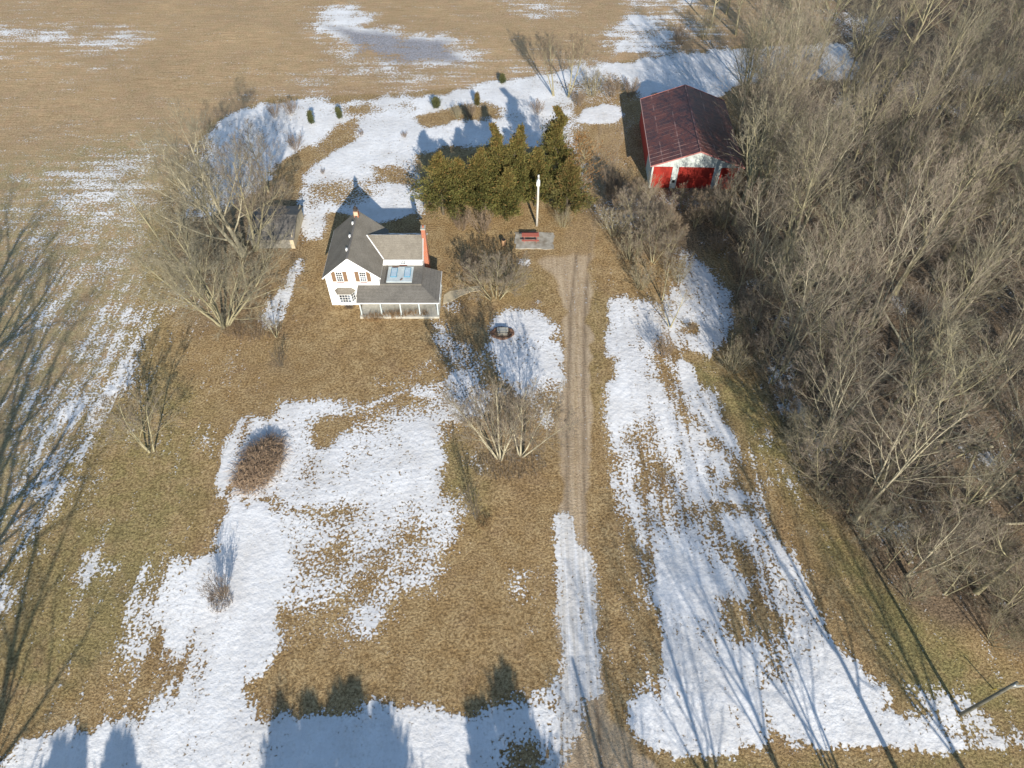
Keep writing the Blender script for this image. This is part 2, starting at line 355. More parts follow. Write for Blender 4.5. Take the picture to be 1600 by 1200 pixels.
# far field
P_(.62, [(-40, 45), (60, 36), (150, 46), (240, 58), (205, 70), (150, 86), (90, 78), (-40, 64)], 3.5, 2)
P_(.22, [(-40, 70), (160, 80), (170, 120), (-40, 120)], 4, 2); P_(.25, [(0, 5), (70, 0), (90, 20), (0, 35)], 4)
P_(.9, [(492, 22), (545, 10), (585, 35), (640, 58), (702, 60), (742, 88), (725, 103), (650, 110), (590, 104), (530, 72), (500, 50)], 2.5, 2)
paint(ice, [(520, 42), (590, 50), (640, 60), (700, 66), (718, 95), (640, 100), (560, 88)], .95, 1.5)
P_(.30, [(430, 122), (530, 92), (700, 108), (850, 96), (960, 84), (975, 100), (820, 128), (650, 150), (430, 150)], 4, 2)
P_(.52, [(785, 4), (870, 2), (892, 22), (825, 26)], 3, 2)
P_(.85, [(940, 50), (985, 20), (1020, 25), (1055, 55), (1050, 80), (960, 84)], 2, 2); P_(.6, [(960, -10), (1060, -10), (1110, 10), (1000, 16)], 2, 2)
P_(.55, [(1030, 20), (1100, 30), (1140, 55), (1060, 70)], 3, 2)
# yard behind the house
YARD = [(270, 290), (290, 240), (330, 195), (390, 168), (480, 156), (560, 155), (650, 150), (730, 138), (850, 116), (950, 97), (1010, 92), (1150, 76), (1330, 66), (1345, 122), (1150, 132), (1125, 150), (1003, 152), (985, 138), (960, 128), (905, 150), (885, 205), (850, 215), (840, 235), (700, 228), (660, 245), (656, 305), (645, 350), (510, 352), (480, 330), (472, 300), (470, 268), (505, 243), (480, 232), (445, 250), (400, 300), (340, 330), (285, 345)]
P_(.95, YARD, .7); P_(.8, [(395, 190), (470, 170), (490, 225), (420, 250)], 1)
P_(.18, [(488, 228), (512, 212), (520, 188), (556, 186), (560, 212), (528, 238), (498, 252)], .7); P_(.2, [(570, 262), (622, 255), (650, 262), (650, 292), (600, 288)], 1)
P_(.45, [(475, 290), (560, 278), (600, 300), (560, 318), (490, 320)], 1); P_(.04, [(655, 182), (700, 168), (768, 160), (798, 168), (775, 186), (700, 194), (660, 196)], .8)
P_(.45, [(520, 168), (640, 158), (650, 170), (530, 184)], 1.4); P_(.4, [(870, 130), (960, 115), (990, 150), (930, 162), (890, 168)], 2)
P_(.03, [(505, 392), (510, 332), (545, 338), (590, 350), (650, 336), (655, 420), (600, 440)], .4, .4)
P_(.15, [(898, 200), (985, 190), (1000, 165), (1012, 290), (950, 330), (905, 330)], 1); P_(1.1, [(900, 188), (915, 172), (945, 163), (966, 168), (972, 180), (962, 191), (925, 194)], .35, .3)
P_(.55, [(855, 185), (900, 180), (915, 260), (925, 310), (890, 320), (880, 230)], 1.5)
P_(.6, [(1000, 305), (1060, 303), (1130, 312), (1135, 330), (1040, 330)], 2); P_(.55, ell(975, 330, 28, 30), 2); P_(.35, [(1080, 365), (1140, 372), (1145, 395), (1090, 390)], 1)
P_(.65, [(1440, 98), (1600, 105), (1650, 140), (1500, 138)], 3); P_(.5, [(1290, 22), (1400, 25), (1400, 62), (1300, 60)], 3); P_(.55, [(1330, 110), (1450, 120), (1440, 160), (1340, 150)], 3)
# left field
P_(.20, [(20, 240), (240, 200), (320, 220), (290, 330), (230, 470), (200, 600), (0, 900), (-150, 800), (-100, 300)], 5, 2)
P_(.58, [(75, 300), (110, 262), (185, 255), (222, 280), (210, 320), (150, 350), (120, 400), (85, 400)], 3.5, 2)
P_(.36, [(60, 370), (230, 330), (240, 400), (160, 460), (110, 440), (60, 450)], 4, 2)
P_(.34, [(70, 440), (200, 420), (180, 520), (110, 640), (20, 720), (-60, 700), (-20, 560)], 4, 2)
P_(.55, [(125, 505), (170, 495), (160, 540), (125, 600), (100, 610)], 1.4, 2); P_(.5, [(60, 470), (95, 460), (70, 510), (50, 520)], 1.4, 2)
P_(.50, [(150, 600), (100, 680), (60, 760), (0, 850), (-60, 900), (-60, 830), (40, 700), (110, 590)], 2, 2)
P_(.66, [(200, 492), (242, 480), (232, 540), (208, 588), (215, 600), (160, 655), (110, 735), (70, 835), (20, 930), (-30, 1010), (-60, 960), (10, 860), (60, 760), (110, 650), (178, 580), (190, 540)], 1.2, 1.2)
P_(.2, [(270, 420), (340, 400), (330, 520), (270, 520), (250, 470)], 3, 2)
# by the house
P_(.85, [(458, 404), (475, 402), (470, 425), (452, 465), (430, 512), (412, 514), (406, 500), (425, 470), (442, 440)], .4, .5)
P_(.8, [(472, 345), (508, 348), (500, 372), (474, 380)], .6, .6)
P_(.8, [(808, 406), (828, 404), (830, 416), (812, 418)], .3, .3); P_(.5, [(836, 412), (852, 420), (846, 424)], .3, .3); P_(.6, ell(840, 472, 6, 5), .3, .3)
P_(.55, ell(705, 478, 15, 9), .5, .4)
# front yard
P_(.87, [(335, 700), (345, 682), (380, 655), (420, 646), (436, 612), (480, 622), (520, 628), (560, 625), (612, 608), (690, 590), (700, 560), (692, 540), (725, 530), (750, 545), (768, 500), (790, 480), (830, 488), (868, 510), (884, 550), (888, 600), (880, 645), (850, 660), (830, 620), (770, 612), (745, 640), (700, 668), (685, 700), (690, 745), (720, 800), (720, 830), (690, 845), (600, 830), (520, 810), (440, 790), (385, 785), (350, 745)], .7)
P_(.68, [(480, 640), (560, 632), (700, 600), (700, 650), (620, 690), (520, 670)], 1.2); P_(.25, [(600, 620), (640, 610), (660, 625), (600, 650), (545, 660), (550, 640)], .6)
P_(.12, [(540, 632), (552, 640), (545, 655), (535, 645)], .5); P_(.3, [(495, 665), (530, 670), (515, 692), (500, 686)], .6)
P_(.1, [(752, 556), (768, 548), (780, 580), (800, 612), (775, 606), (756, 590)], .5, .5); P_(.5, [(700, 528), (760, 552), (760, 592), (725, 575)], 1)
P_(.62, [(677, 505), (698, 500), (712, 530), (700, 560), (684, 540)], .8); P_(.35, [(680, 560), (700, 570), (690, 590), (580, 612), (590, 600)], .8)
P_(.72, [(420, 785), (720, 800), (724, 845), (690, 880), (680, 920), (630, 935), (600, 1000), (608, 1025), (560, 1015), (520, 970), (470, 980), (420, 1010), (400, 900)], 1.)
P_(.42, [(455, 850), (500, 835), (600, 850), (640, 870), (560, 895), (530, 925), (470, 900)], 1.4); P_(.35, [(510, 790), (570, 780), (580, 808), (520, 812)], 1.); P_(.4, [(418, 800), (445, 790), (452, 830), (432, 842)], .8)
P_(.35, [(680, 880), (660, 870), (580, 880), (545, 940), (600, 950), (600, 900)], 1.2); P_(.2, [(440, 960), (490, 940), (540, 975), (560, 1012), (470, 1000)], 1.2); P_(.42, [(600, 820), (680, 835), (690, 860), (620, 860)], 1)
P_(.97, [(340, 862), (360, 790), (418, 788), (450, 840), (458, 900), (440, 960), (430, 1000), (400, 1040), (385, 1070), (420, 1112), (480, 1122), (560, 1128), (592, 1105), (640, 1098), (700, 1112), (800, 1115), (850, 1095), (868, 1060), (880, 1260), (-60, 1260), (-60, 1180), (40, 1148), (140, 1125), (205, 1108), (220, 1040), (200, 990), (196, 940), (230, 900), (290, 880)], .6)
P_(.6, [(190, 920), (290, 870), (240, 950), (235, 1020), (190, 1000)], 1.6); P_(.45, [(205, 1045), (298, 1015), (302, 1050), (245, 1108), (205, 1100)], 1.6)
P_(.3, [(240, 1010), (262, 1010), (255, 1060), (238, 1060)], .6); P_(.5, [(255, 850), (270, 845), (262, 890), (235, 910)], .7); P_(.15, [(150, 1060), (205, 1040), (212, 1105), (160, 1120)], 1.2)
P_(.62, [(792, 878), (830, 884), (840, 935), (818, 956), (792, 915)], .8); P_(.58, [(783, 948), (800, 952), (822, 978), (810, 982)], .5); P_(.7, [(108, 908), (140, 878), (156, 892), (140, 925), (112, 942)], .8)
P_(.3, [(795, 1175), (830, 1160), (858, 1165), (860, 1260), (795, 1260)], 1); P_(.6, [(310, 660), (340, 665), (325, 700), (308, 708)], .7); P_(.4, ell(780, 905, 60, 70), .001) if False else None
P_(.3, [(20, 1120), (-60, 1130), (-60, 1200), (10, 1180)], 1)
P_(.4, [(735, 700), (760, 712), (750, 735), (725, 725)], .8); P_(.5, [(835, 700), (850, 715), (835, 728)], .7); P_(.4, [(850, 590), (870, 600), (870, 640), (840, 650)], .8)
# right of the drive
P_(.97, [(948, 492), (965, 474), (1010, 520), (1050, 560), (1075, 560), (1110, 620), (1150, 680), (1180, 740), (1215, 830), (1255, 900), (1300, 985), (1345, 1040), (1395, 1110), (1450, 1140), (1500, 1145), (1640, 1150), (1640, 1172), (1300, 1180), (1050, 1186), (985, 1150), (950, 1110), (975, 1080), (1008, 1080), (1024, 1045), (1018, 985), (1010, 900), (970, 860), (958, 780), (955, 690), (948, 600)], .6)
P_(.72, [(960, 680), (1010, 640), (1080, 700), (1110, 760), (1160, 860), (1120, 880), (1060, 860), (1000, 860), (962, 800)], 2); P_(.15, [(1010, 705), (1040, 715), (1055, 790), (1040, 800), (1012, 750)], 1); P_(.5, [(985, 675), (1030, 690), (1060, 810), (1030, 830), (1000, 740)], 1.4)
P_(.32, [(1000, 545), (1045, 550), (1070, 590), (1085, 640), (1080, 690), (1060, 660), (1030, 620)], 1.); P_(.3, [(1095, 655), (1125, 690), (1140, 760), (1150, 800), (1118, 790), (1100, 720)], .8)
P_(.15, [(1130, 700), (1150, 700), (1180, 760), (1165, 790), (1140, 760)], .6)
P_(.3, [(962, 830), (990, 825), (1014, 880), (1014, 965), (978, 968), (966, 900)], 1); P_(.02, [(974, 975), (1012, 965), (1020, 1040), (1010, 1076), (985, 1050), (960, 1020), (956, 985)], .6)
P_(.35, [(1130, 830), (1155, 850), (1190, 920), (1215, 950), (1190, 960), (1150, 900)], .8); P_(.15, [(1122, 940), (1150, 935), (1180, 945), (1232, 965), (1238, 1000), (1195, 1010), (1150, 1005), (1125, 980)], .9)
P_(.35, [(1180, 1030), (1200, 1020), (1215, 1070), (1200, 1082), (1185, 1065)], .8); P_(.6, [(1160, 1000), (1240, 990), (1300, 1010), (1240, 1050), (1180, 1060)], 1.5); P_(.68, [(1170, 800), (1215, 850), (1240, 900), (1290, 990), (1250, 990), (1200, 900)], 1.2)
P_(.55, [(1165, 700), (1180, 710), (1205, 800), (1190, 800)], .6); P_(.72, [(1216, 718), (1226, 722), (1252, 795), (1244, 792)], .25, .3); P_(.6, [(1195, 672), (1208, 690), (1200, 695)], .3); P_(.5, [(1285, 925), (1305, 930), (1310, 965), (1290, 960)], .6)
P_(.45, [(940, 985), (962, 1000), (985, 1050), (1000, 1085), (960, 1080), (945, 1040)], .7)
P_(.8, [(1052, 386), (1085, 392), (1125, 430), (1150, 490), (1135, 535), (1090, 562), (1058, 548), (1038, 490), (1060, 440)], .9); P_(.75, [(965, 470), (1045, 470), (1070, 545), (1000, 540), (970, 500)], .9)
P_(.1, ell(1080, 514, 10, 8), .3, .3); P_(.72, [(1058, 562), (1075, 568), (1100, 615), (1112, 640), (1085, 640), (1060, 600)], .5)
P_(.72, [(1428, 1076), (1475, 1080), (1512, 1112), (1520, 1145), (1440, 1140)], .8); P_(.7, [(1500, 1130), (1545, 1115), (1555, 1145), (1500, 1150)], .5)
P_(.02, [(1030, 1189), (1640, 1176), (1700, 1280), (1030, 1280)], .3, .3)
for cx, cy, r_, l_ in [(1212, 590, 17, .7), (1232, 648, 12, .6), (1300, 700, 26, .62), (1398, 480, 14, .62), (1500, 470, 8, .6), (1530, 714, 12, .7), (1506, 705, 8, .5), (1384, 834, 12, .75), (1403, 858, 7, .6), (1528, 896, 16, .85), (1570, 940, 19, .85), (1424, 888, 6, .7), (1225, 505, 14, .5), (1180, 440, 10, .5), (1250, 560, 8, .5), (1258, 640, 12, .6), (1225, 200, 20, .5), (1245, 230, 14, .5), (1330, 160, 20, .5), (1500, 180, 22, .6), (1590, 178, 20, .6), (1450, 790, 7, .5)]:
    P_(l_, ell(cx, cy, r_, r_*.75), .8, 1.2)
# broad thin and thick areas of the melting snow
C[:] = np.clip(C-.46*np.clip(vn(X, Yg, 5., 12)*.6+vn(X, Yg, 2., 17)*.4-.40, 0, 1)*(C > .3)+(vn(X, Yg, 3., 21)-.5)*.12*(C > .12), 0, 1.1)
# driveway
DRIVE = [(838, 412), (880, 408), (898, 390), (908, 330), (918, 260), (940, 180), (985, 190), (960, 260), (935, 340), (922, 400), (921, 500), (920, 620), (921, 760), (926, 850), (940, 960), (945, 1080), (960, 1120), (1000, 1180), (1060, 1240), (1075, 1262), (830, 1262), (845, 1225), (868, 1180), (874, 1100), (874, 960), (876, 850), (877, 700), (880, 600), (884, 520), (878, 460), (862, 428)]
paint(dirt, DRIVE, 1, .45, .75); paint(dirt, [(836, 406), (900, 396), (926, 402), (922, 470), (886, 480), (868, 440), (845, 420)], 1, 1, .8)
kk = np.where(dirt > .02)[0]
cx_ = np.interp(Yg[kk], *zip(*sorted([(unp(899, py)[1], unp(px, py)[0]) for px, py in [(925, 1200), (910, 1050), (902, 900), (899, 760), (900, 600), (903, 480), (912, 380), (935, 260)]])))
dirt[kk] -= np.where(Yg[kk] < 63, .42*np.exp(-((X[kk]-cx_)/.24)**2), 0)*dirt[kk]
for s_ in (-.85, .85): rut[kk] = np.maximum(rut[kk], np.exp(-((X[kk]-cx_-s_)/.22)**2))
paint(dirt, [(870, 398), (880, 380), (898, 330), (940, 180), (985, 190), (935, 340), (925, 385), (921, 400)], .28, .8, 1)
k2 = np.where((X > -30) & (X < 60))[0]
C2 = C.copy()
P_(.05, [(880, 380), (925, 380), (938, 500), (946, 640), (944, 830), (950, 960), (930, 960), (924, 860), (905, 850), (900, 808), (868, 800), (870, 640), (886, 600), (884, 520)], .4, .4)
P_(.85, [(868, 806), (880, 800), (896, 808), (903, 848), (925, 856), (934, 920), (942, 1010), (944, 1090), (915, 1110), (873, 1120), (876, 1000), (868, 900)], .35, .4)
P_(.72, [(846, 1120), (880, 1100), (925, 1105), (912, 1150), (880, 1215), (862, 1250), (852, 1180)], .6, .8)
P_(.3, [(902, 930), (908, 930), (912, 985), (906, 985)], .15, .2)
P_(.02, [(921, 1100), (946, 1092), (965, 1120), (1010, 1180), (1060, 1240), (1075, 1262), (870, 1262), (900, 1180), (916, 1150)], .5, .5)
# the road past the frame, in front of the lot
paint(C, [(-2600, 1.5), (2600, 1.5), (2600, 9), (-2600, 9)], .04, .5, .5, True); paint(dirt, [(-2600, 1.5), (2600, 1.5), (2600, 8.4), (-2600, 8.4)], 1., .4, .2, True)
Zg = (vn(X, Yg, 14., 5)-.5)*.25+(vn(X, Yg, 3., 8)-.5)*.07+np.clip(C, 0, 1)*.05-rut*.05
Zg = np.where(out, Zg+(vn(X, Yg, 160., 2)-.5)*6*np.clip((np.maximum(np.abs(X)-112, np.maximum(Yg-160, -Yg-20)))/200, 0, 1), Zg)
_ii = lambda v, A: int(np.clip(np.searchsorted(A, v), 0, len(A)-1))
def gz(x, y): return float(Zg[_ii(y, YA)*NX+_ii(x, XA)])
V = np.stack([X, Yg, Zg], 1)
ii, jj = np.meshgrid(np.arange(NX-1), np.arange(NY-1)); a = (jj*NX+ii).ravel(); Q = np.stack([a, a+1, a+NX+1, a+NX], 1)
fc = lambda A: A[Q].mean(1)
zone = np.zeros(len(Q), int); zone[fc(field) > .5] = 1; zone[fc(litter*(X > 20)) > .6] = 2
dd = fc(dirt) > .45; yy = fc(Yg); zone[dd] = 3; zone[dd & (yy < 9)] = 4
def ground_piece(name, sel):
    q = Q[sel]; u, inv = np.unique(q, return_inverse=True); inv = inv.reshape(q.shape)
    me = bpy.data.meshes.new(name); me.vertices.add(len(u)); me.vertices.foreach_set('co', V[u].astype(np.float32).ravel())
    me.loops.add(inv.size); me.loops.foreach_set('vertex_index', inv.ravel().astype(np.int32))
    me.polygons.add(len(q)); me.polygons.foreach_set('loop_start', (np.arange(len(q))*4).astype(np.int32)); me.polygons.foreach_set('loop_total', np.full(len(q), 4, np.int32))
    me.update(calc_edges=True); me.validate()
    me.polygons.foreach_set('use_smooth', [True]*len(q)); me.materials.append(M['ground'])
    at = me.attributes.new('cover', 'FLOAT', 'POINT'); at.data.foreach_set('value', C[u].astype(np.float32))
    for nm, cs in (('zones', (dirt, litter, field)), ('zones2', (rut, green, ice))):
        at = me.attributes.new(nm, 'FLOAT_COLOR', 'POINT')
        at.data.foreach_set('color', np.stack([c[u] for c in cs]+[np.ones(len(u))], 1).astype(np.float32).ravel())
    o = link(name, me); o['kind'] = 'structure'; return o
for i, nm in enumerate(('ground', 'field', 'forest_floor', 'driveway', 'road')): ground_piece(nm, zone == i)

# ------------------------------------------------------------------ trees
def strands(rg, H, r0, n=(13, 7, 7, 5), L=(.42, .5, .5, .55), ang=(48, 42, 42, 42), up=(.02, .10, .10, .08, .05), t0=.38, stems=((0, 0),), wob=(.05, .14, .2, .25, .3), rk=.55, rmin=.011, taper=.8, hs=1.):
    S = [[], [], [], [], []]; ns = (9, 6, 5, 3, 2); sides = (9, 6, 4, 3, 3)
    def br(p, d, l, r, lev, az0):
        k = ns[lev]; st = l/k; pts = [p.copy()]; rad = [r]; ds = [d]
        for i in range(k):
            d = Vector((d.x+rg.uniform(-1, 1)*wob[lev], d.y+rg.uniform(-1, 1)*wob[lev], d.z+rg.uniform(-1, 1)*wob[lev]*.7+up[lev])).normalized()
            p = p+d*st; pts.append(p); ds.append(d); rad.append(max(rmin*.7, r*(1-taper*(i+1)/k)))
        S[lev].append((pts, rad, sides[lev]))
        if lev >= len(n): return
        m = n[lev]; ts = t0 if lev == 0 else .18
        for j in range(m):
            t = ts+(1-ts)*(j+rg.random())/m; t = min(t, .99); f = t*k; i = int(f); q = pts[i].lerp(pts[i+1], f-i); dd = ds[i+1]
            az = az0+j*2.4+rg.uniform(-.5, .5); o = dd.orthogonal().normalized(); o2 = dd.cross(o)
            a_ = R(ang[lev]+rg.uniform(-12, 12))*(1-.35*t)
            nd = dd*math.cos(a_)+(o*math.cos(az)+o2*math.sin(az))*math.sin(a_)
            tt = (t-ts)/(1-ts)
            ll = l*L[lev]*(1.1-.62*tt)*rg.uniform(.7, 1.25)
            rr = max(rmin, (r*(1-taper*t))*rk*rg.uniform(.75, 1.05))
            br(q, nd.normalized(), ll, rr, lev+1, az)
    for k, (tx, ty) in enumerate(stems):
        sc_ = 1 if k == 0 else rg.uniform(.75, 1)
        br(Vector((tx*.5, ty*.5, -.15)), Vector((tx, ty, 1)).normalized(), H*sc_, r0*(1 if len(stems) == 1 else sc_*.8), 0, rg.random()*6)
    return S
def tree_mesh(name, rg, barkm, twigm, split=1, **kw):
    S = strands(rg, **kw)
    tr = [s for l in S[:split] for s in l]; cr = [s for l in S[split:] for s in l]
    # root flare
    for pts, rad, n in S[0]: rad[0] *= 1.35
    a = mesh(name+'_trunk', *tubes(tr), barkm, True)
    V_, F_ = tubes(cr); b = mesh(name+'_crown', V_, F_, [barkm, twigm], False)
    nb = sum((len(s[0])-1)*s[2] for l in S[split:3] for s in l)
    mi = np.ones(len(F_), np.int32); mi[:nb] = 0; b.polygons.foreach_set('material_index', mi)
    return a, b
def plant(x, y, ms, label, cat='tree', name='bare_tree', group=None, rz=None, s=1., parts=('trunk', 'crown')):
    r = empty(name, (x, y, gz(x, y)-.03), label, cat, group, rnd.random()*6.28 if rz is None else rz, s)
    for nm, m in zip(parts, ms): link(nm, m, r)
    return r
rg = random.Random(11)
forest_kinds = []
for i in range(9):
    H = (17, 15, 18, 16, 14, 17, 13, 18, 15)[i]
    fork = i % 3 == 1
    st = ((rg.uniform(-.08, .08), rg.uniform(-.08, .08)),) if not fork else ((.12, .03), (-.14, .05), (.02, -.15))
    forest_kinds.append(tree_mesh('forest_tree', rg, M[('bark', 'bark_pale', 'bark')[i % 3]], M[('twig', 'twig_green', 'twig')[(i+1) % 3]],
        H=H, rk=.64, rmin=.011, r0=.26 if not fork else .19, n=(14, 8, 6, 3) if not fork else (9, 7, 6, 3), L=(.45, .5, .5, .55), ang=(52, 42, 40, 38),
        up=(.015, .11, .10, .07, .05), t0=.36 if not fork else .3, stems=st))
def inside(P, x, y): return sdist(P, np.array([x]), np.array([y]))[0]
taken = []
def okd(x, y, d):
    for a_, b_ in taken:
        if (a_-x)**2+(b_-y)**2 < d*d: return False
    taken.append((x, y)); return True
# trees of the wood's edge, each known by its neighbours
edge = [
 (1168, 318, 2, 'bare tree with upswept crown just right of the red barn doors', .95), (1150, 205, 0, 'bare tree whose branches overhang the dark slope of the barn roof', .8),
 (1163, 135, 6, 'dark bare tree on the blue shaded snow behind the barn', .75), (1178, 420, 4, 'bare tree at the wood edge beside the upper snow clearing', .85),
 (1235, 395, 7, 'tall pale bare tree standing out below the barn front', 1.), (1205, 525, 6, 'bare tree at the wood edge beside small shaded snow patches', .85),
 (1262, 655, 5, 'bare tree leaning over the olive verge at mid height of the wood edge', .9), (1370, 755, 3, 'broad bare tree with spreading grey crown above the long thin snow strip', 1.05),
 (1298, 530, 1, 'bare forked tree with clustered pale stems inside the wood edge', 1.), (1525, 925, 5, 'leaning bare tree beside the snow patches at lower right', .9)]
for px, py, k, lb, s_ in edge:
    x, y = unp(px, py); okd(x, y, 2)
    plant(x, y, forest_kinds[k], lb, 'tree', 'bare_tree', 'bare trees of the wood', s=s_)
for x, y, k, lb, s_ in [(29.8, 77.6, 6, 'bare tree standing before the right barn door with its top over the roof', 1.2), (32.6, 83.6, 7, 'pale bare tree at the barn\'s right front corner', .9), (34.6, 88, 7, 'pale bare tree pressed against the right wall of the barn near its front', 1.), (35, 93.5, 3, 'bare tree against the middle of the barn\'s right wall', 1.05), (34.5, 99.5, 2, 'bare tree against the rear of the barn\'s right wall', .95),
        (33.2, 80.5, 8, 'upswept bare tree whose fan of twigs covers the right barn door', 1.), (31.5, 75.5, 5, 'bare tree casting its shadow on the barn front from just below it', .85), (34.5, 71, 0, 'bare tree at the wood edge above the shaded snow clearing', .95),
        (32.5, 66, 2, 'bare tree at the right side of the shaded snow clearing', .85), (34, 60.5, 3, 'bare tree at the lower right corner of the snow clearing', .9)]:
    okd(x, y, 1); plant(x, y, forest_kinds[k], lb, 'tree', 'bare_tree', 'bare trees of the wood', s=s_)
zones = [(135, 'tall bare tree in the farthest strip of the wood'), (108, 'tall bare tree of the wood behind the red barn'), (88, 'tall bare tree of the wood level with the barn roof'),
         (70, 'tall bare tree of the wood level with the barn doors'), (52, 'tall bare tree of the wood level with the snow clearing'), (36, 'tall bare tree of the wood above the long thin snow strip'), (-99, 'tall bare tree of the wood nearest the utility pole')]
cnt = 0
for t in range(9000):
    y = rnd.uniform(19, 172); x = rnd.uniform(22, 125)
    if inside(FORW, x, y) < 1.2: continue
    if abs(x) > .80*(y*.637+46.2)+10: continue
    if y > 106 and (x < 49 or (y < 133 and x < 66 and rnd.random() < .8)) and rnd.random() < .8: continue
    if not okd(x, y, 5.0 if y < 105 else 6.6): continue
    k = rnd.randrange(9); cnt += 1
    if cnt > 285: break
    d_ = inside(FORW, x, y); row = 'at its edge' if d_ < 6 else 'behind its edge' if d_ < 18 else 'deep inside' if d_ < 36 else 'far inside'
    lb = next(l for z, l in zones if y > z)+', '+row
    plant(x, y, forest_kinds[k], lb, 'tree', 'bare_tree', lb.replace('tall bare tree', 'tall bare trees'), s=rnd.uniform(.72, 1.12)).rotation_euler = (rnd.gauss(0, .05), rnd.gauss(0, .05), rnd.random()*6.28)
zw = lambda y: 'behind the barn' if y > 103 else 'beside the barn' if y > 85 else 'level with the barn doors' if y > 70 else 'beside the snow clearing' if y > 54 else 'above the long thin snow strip' if y > 36 else 'nearest the utility pole'
# low spreading trees that close the front of the wood
edge_kinds = [tree_mesh('edge_tree', rg, M['bark'], M[('twig', 'twig', 'twig_brown', 'twig_green')[i]], H=(10.5, 9, 8, 11)[i], r0=.15, n=(13, 8, 7, 4), L=(.56, .52, .5, .5), ang=(56, 46, 42, 40), up=(.02, .07, .09, .07, .04), t0=.12, rmin=.010,
    stems=((rg.uniform(-.2, .2), rg.uniform(-.2, .2)), (rg.uniform(-.5, .5), rg.uniform(-.5, .5)))) for i in range(4)]
ep = [(1178, 520), (1205, 600), (1225, 655), (1252, 715), (1285, 765), (1300, 700), (1325, 800), (1352, 840), (1390, 800), (1420, 880), (1445, 850), (1475, 930), (1520, 880), (1560, 960), (1600, 920), (1175, 455), (1160, 395), (1265, 610), (1340, 720), (1240, 545)]
for i, (px, py) in enumerate(ep):
    x, y = unp(px, py); y += 0; okd(x, y, .5)
    plant(x, y, edge_kinds[i % 4], 'low spreading bare tree on the edge of the wood '+zw(y), 'tree', 'bare_tree', 'low spreading trees on the wood edge '+zw(y), s=rg.uniform(.62, .92))
# saplings and brush
rs = random.Random(5)
sap = [tree_mesh('sapling', rs, M['bark'], M['twig'], H=h, r0=.06, n=(11, 6, 5, 0)[:3], L=(.42, .5, .5), ang=(40, 38, 38), up=(.02, .12, .1, .08), t0=.25, rmin=.009) for h in (6, 7.5, 5)]
def shrub_mesh(name, rs, m1, m2, H, ns, sp, n=(6, 5, 4), r0=.035, rmin=.008, up=(.06, .08, .08, .05)):
    st = [(math.cos(i*2.4)*sp*rs.uniform(.2, 1), math.sin(i*2.4)*sp*rs.uniform(.2, 1)) for i in range(ns)]
    return tree_mesh(name, rs, m1, m2, H=H, r0=r0, n=n, L=(.42, .5, .5), ang=(38, 40, 40), up=up, t0=.2, stems=st, rmin=rmin)
brush = [shrub_mesh('brush', rs, M['twig_brown'], M['twig_dark' if i == 1 else 'twig_brown'], (2.8, 3.4, 2.4)[i], 16, .75) for i in range(3)]
bushy = [tree_mesh('bushy_tree', rs, M['bark'], M[('twig', 'twig_brown')[i]], H=(7.5, 6.2)[i], r0=.11, n=(12, 8, 7, 4), L=(.46, .52, .5, .5), ang=(48, 44, 42, 40), up=(.02, .08, .08, .06, .04), t0=.15, rmin=.010, stems=((0, .1), (.35, -.1), (-.35, .05))) for i in range(2)]
gbrush = [shrub_mesh('brush', rs, M['bark'], M['twig'], (4, 3.2)[i], 14, .7) for i in range(2)]
SP = ('stems', 'twigs')
c_ = 0
for t in range(3000):
    y = rnd.uniform(20, 120); x = rnd.uniform(20, 90); dI = inside(FORW, x, y)
    if dI < -.5 or (dI > 7 and rnd.random() < .8) or abs(x) > .74*(y*.637+46.2)+4: continue
    if not okd(x, y, 1.9): continue
    c_ += 1
    if c_ > 190: break
    if rnd.random() < .35: plant(x, y, sap[rnd.randrange(3)], 'thin bare sapling in the wood '+zw(y), 'sapling', 'sapling', 'saplings in the wood '+zw(y), s=rnd.uniform(.8, 1.2))
    else: plant(x, y, (brush+gbrush)[rnd.randrange(5)], 'leafless brown underbrush shrub in the wood '+zw(y), 'shrub', 'shrub', 'underbrush in the wood '+zw(y), parts=SP, s=rnd.uniform(.7, 1.2))
# fallen trunks lying or leaning in the wood
rf_ = random.Random(77)
for i in range(16):
    px, py = [(1290, 560), (1340, 660), (1400, 700), (1460, 640), (1500, 760), (1550, 700), (1330, 480), (1420, 560), (1520, 560), (1560, 820), (1380, 620), (1260, 480), (1240, 400), (1480, 850), (1440, 740), (1590, 640)][i]
    x, y = unp(px, py); a_ = rf_.uniform(0, 3.14); l = rf_.uniform(5, 10); hz = rf_.choice((.15, .2, 2.5, 4)); d = Vector((math.cos(a_)*l, math.sin(a_)*l, hz)); b = MB((x, y, gz(x, y)))
    b.tube([Vector(b.o)+d*t+Vector((0, 0, .12+.1*math.sin(t*7))) for t in (0, .25, .5, .75, 1)], [.15, .13, .11, .085, .05], 7)
    for t in (.55, .7, .85): b.tube([Vector(b.o)+d*t, Vector(b.o)+d*(t+.12)+Vector((rf_.uniform(-1, 1), rf_.uniform(-1, 1), .7))], [.045, .015], 4)
    tag(b.build('fallen_trunk', M['bark_pale' if i % 2 else 'bark']), 'pale dead trunk '+('leaning' if hz > 1 else 'lying')+' in the wood '+zw(y), 'fallen trunk', 'dead trunks '+('leaning' if hz > 1 else 'lying')+' in the wood '+zw(y))
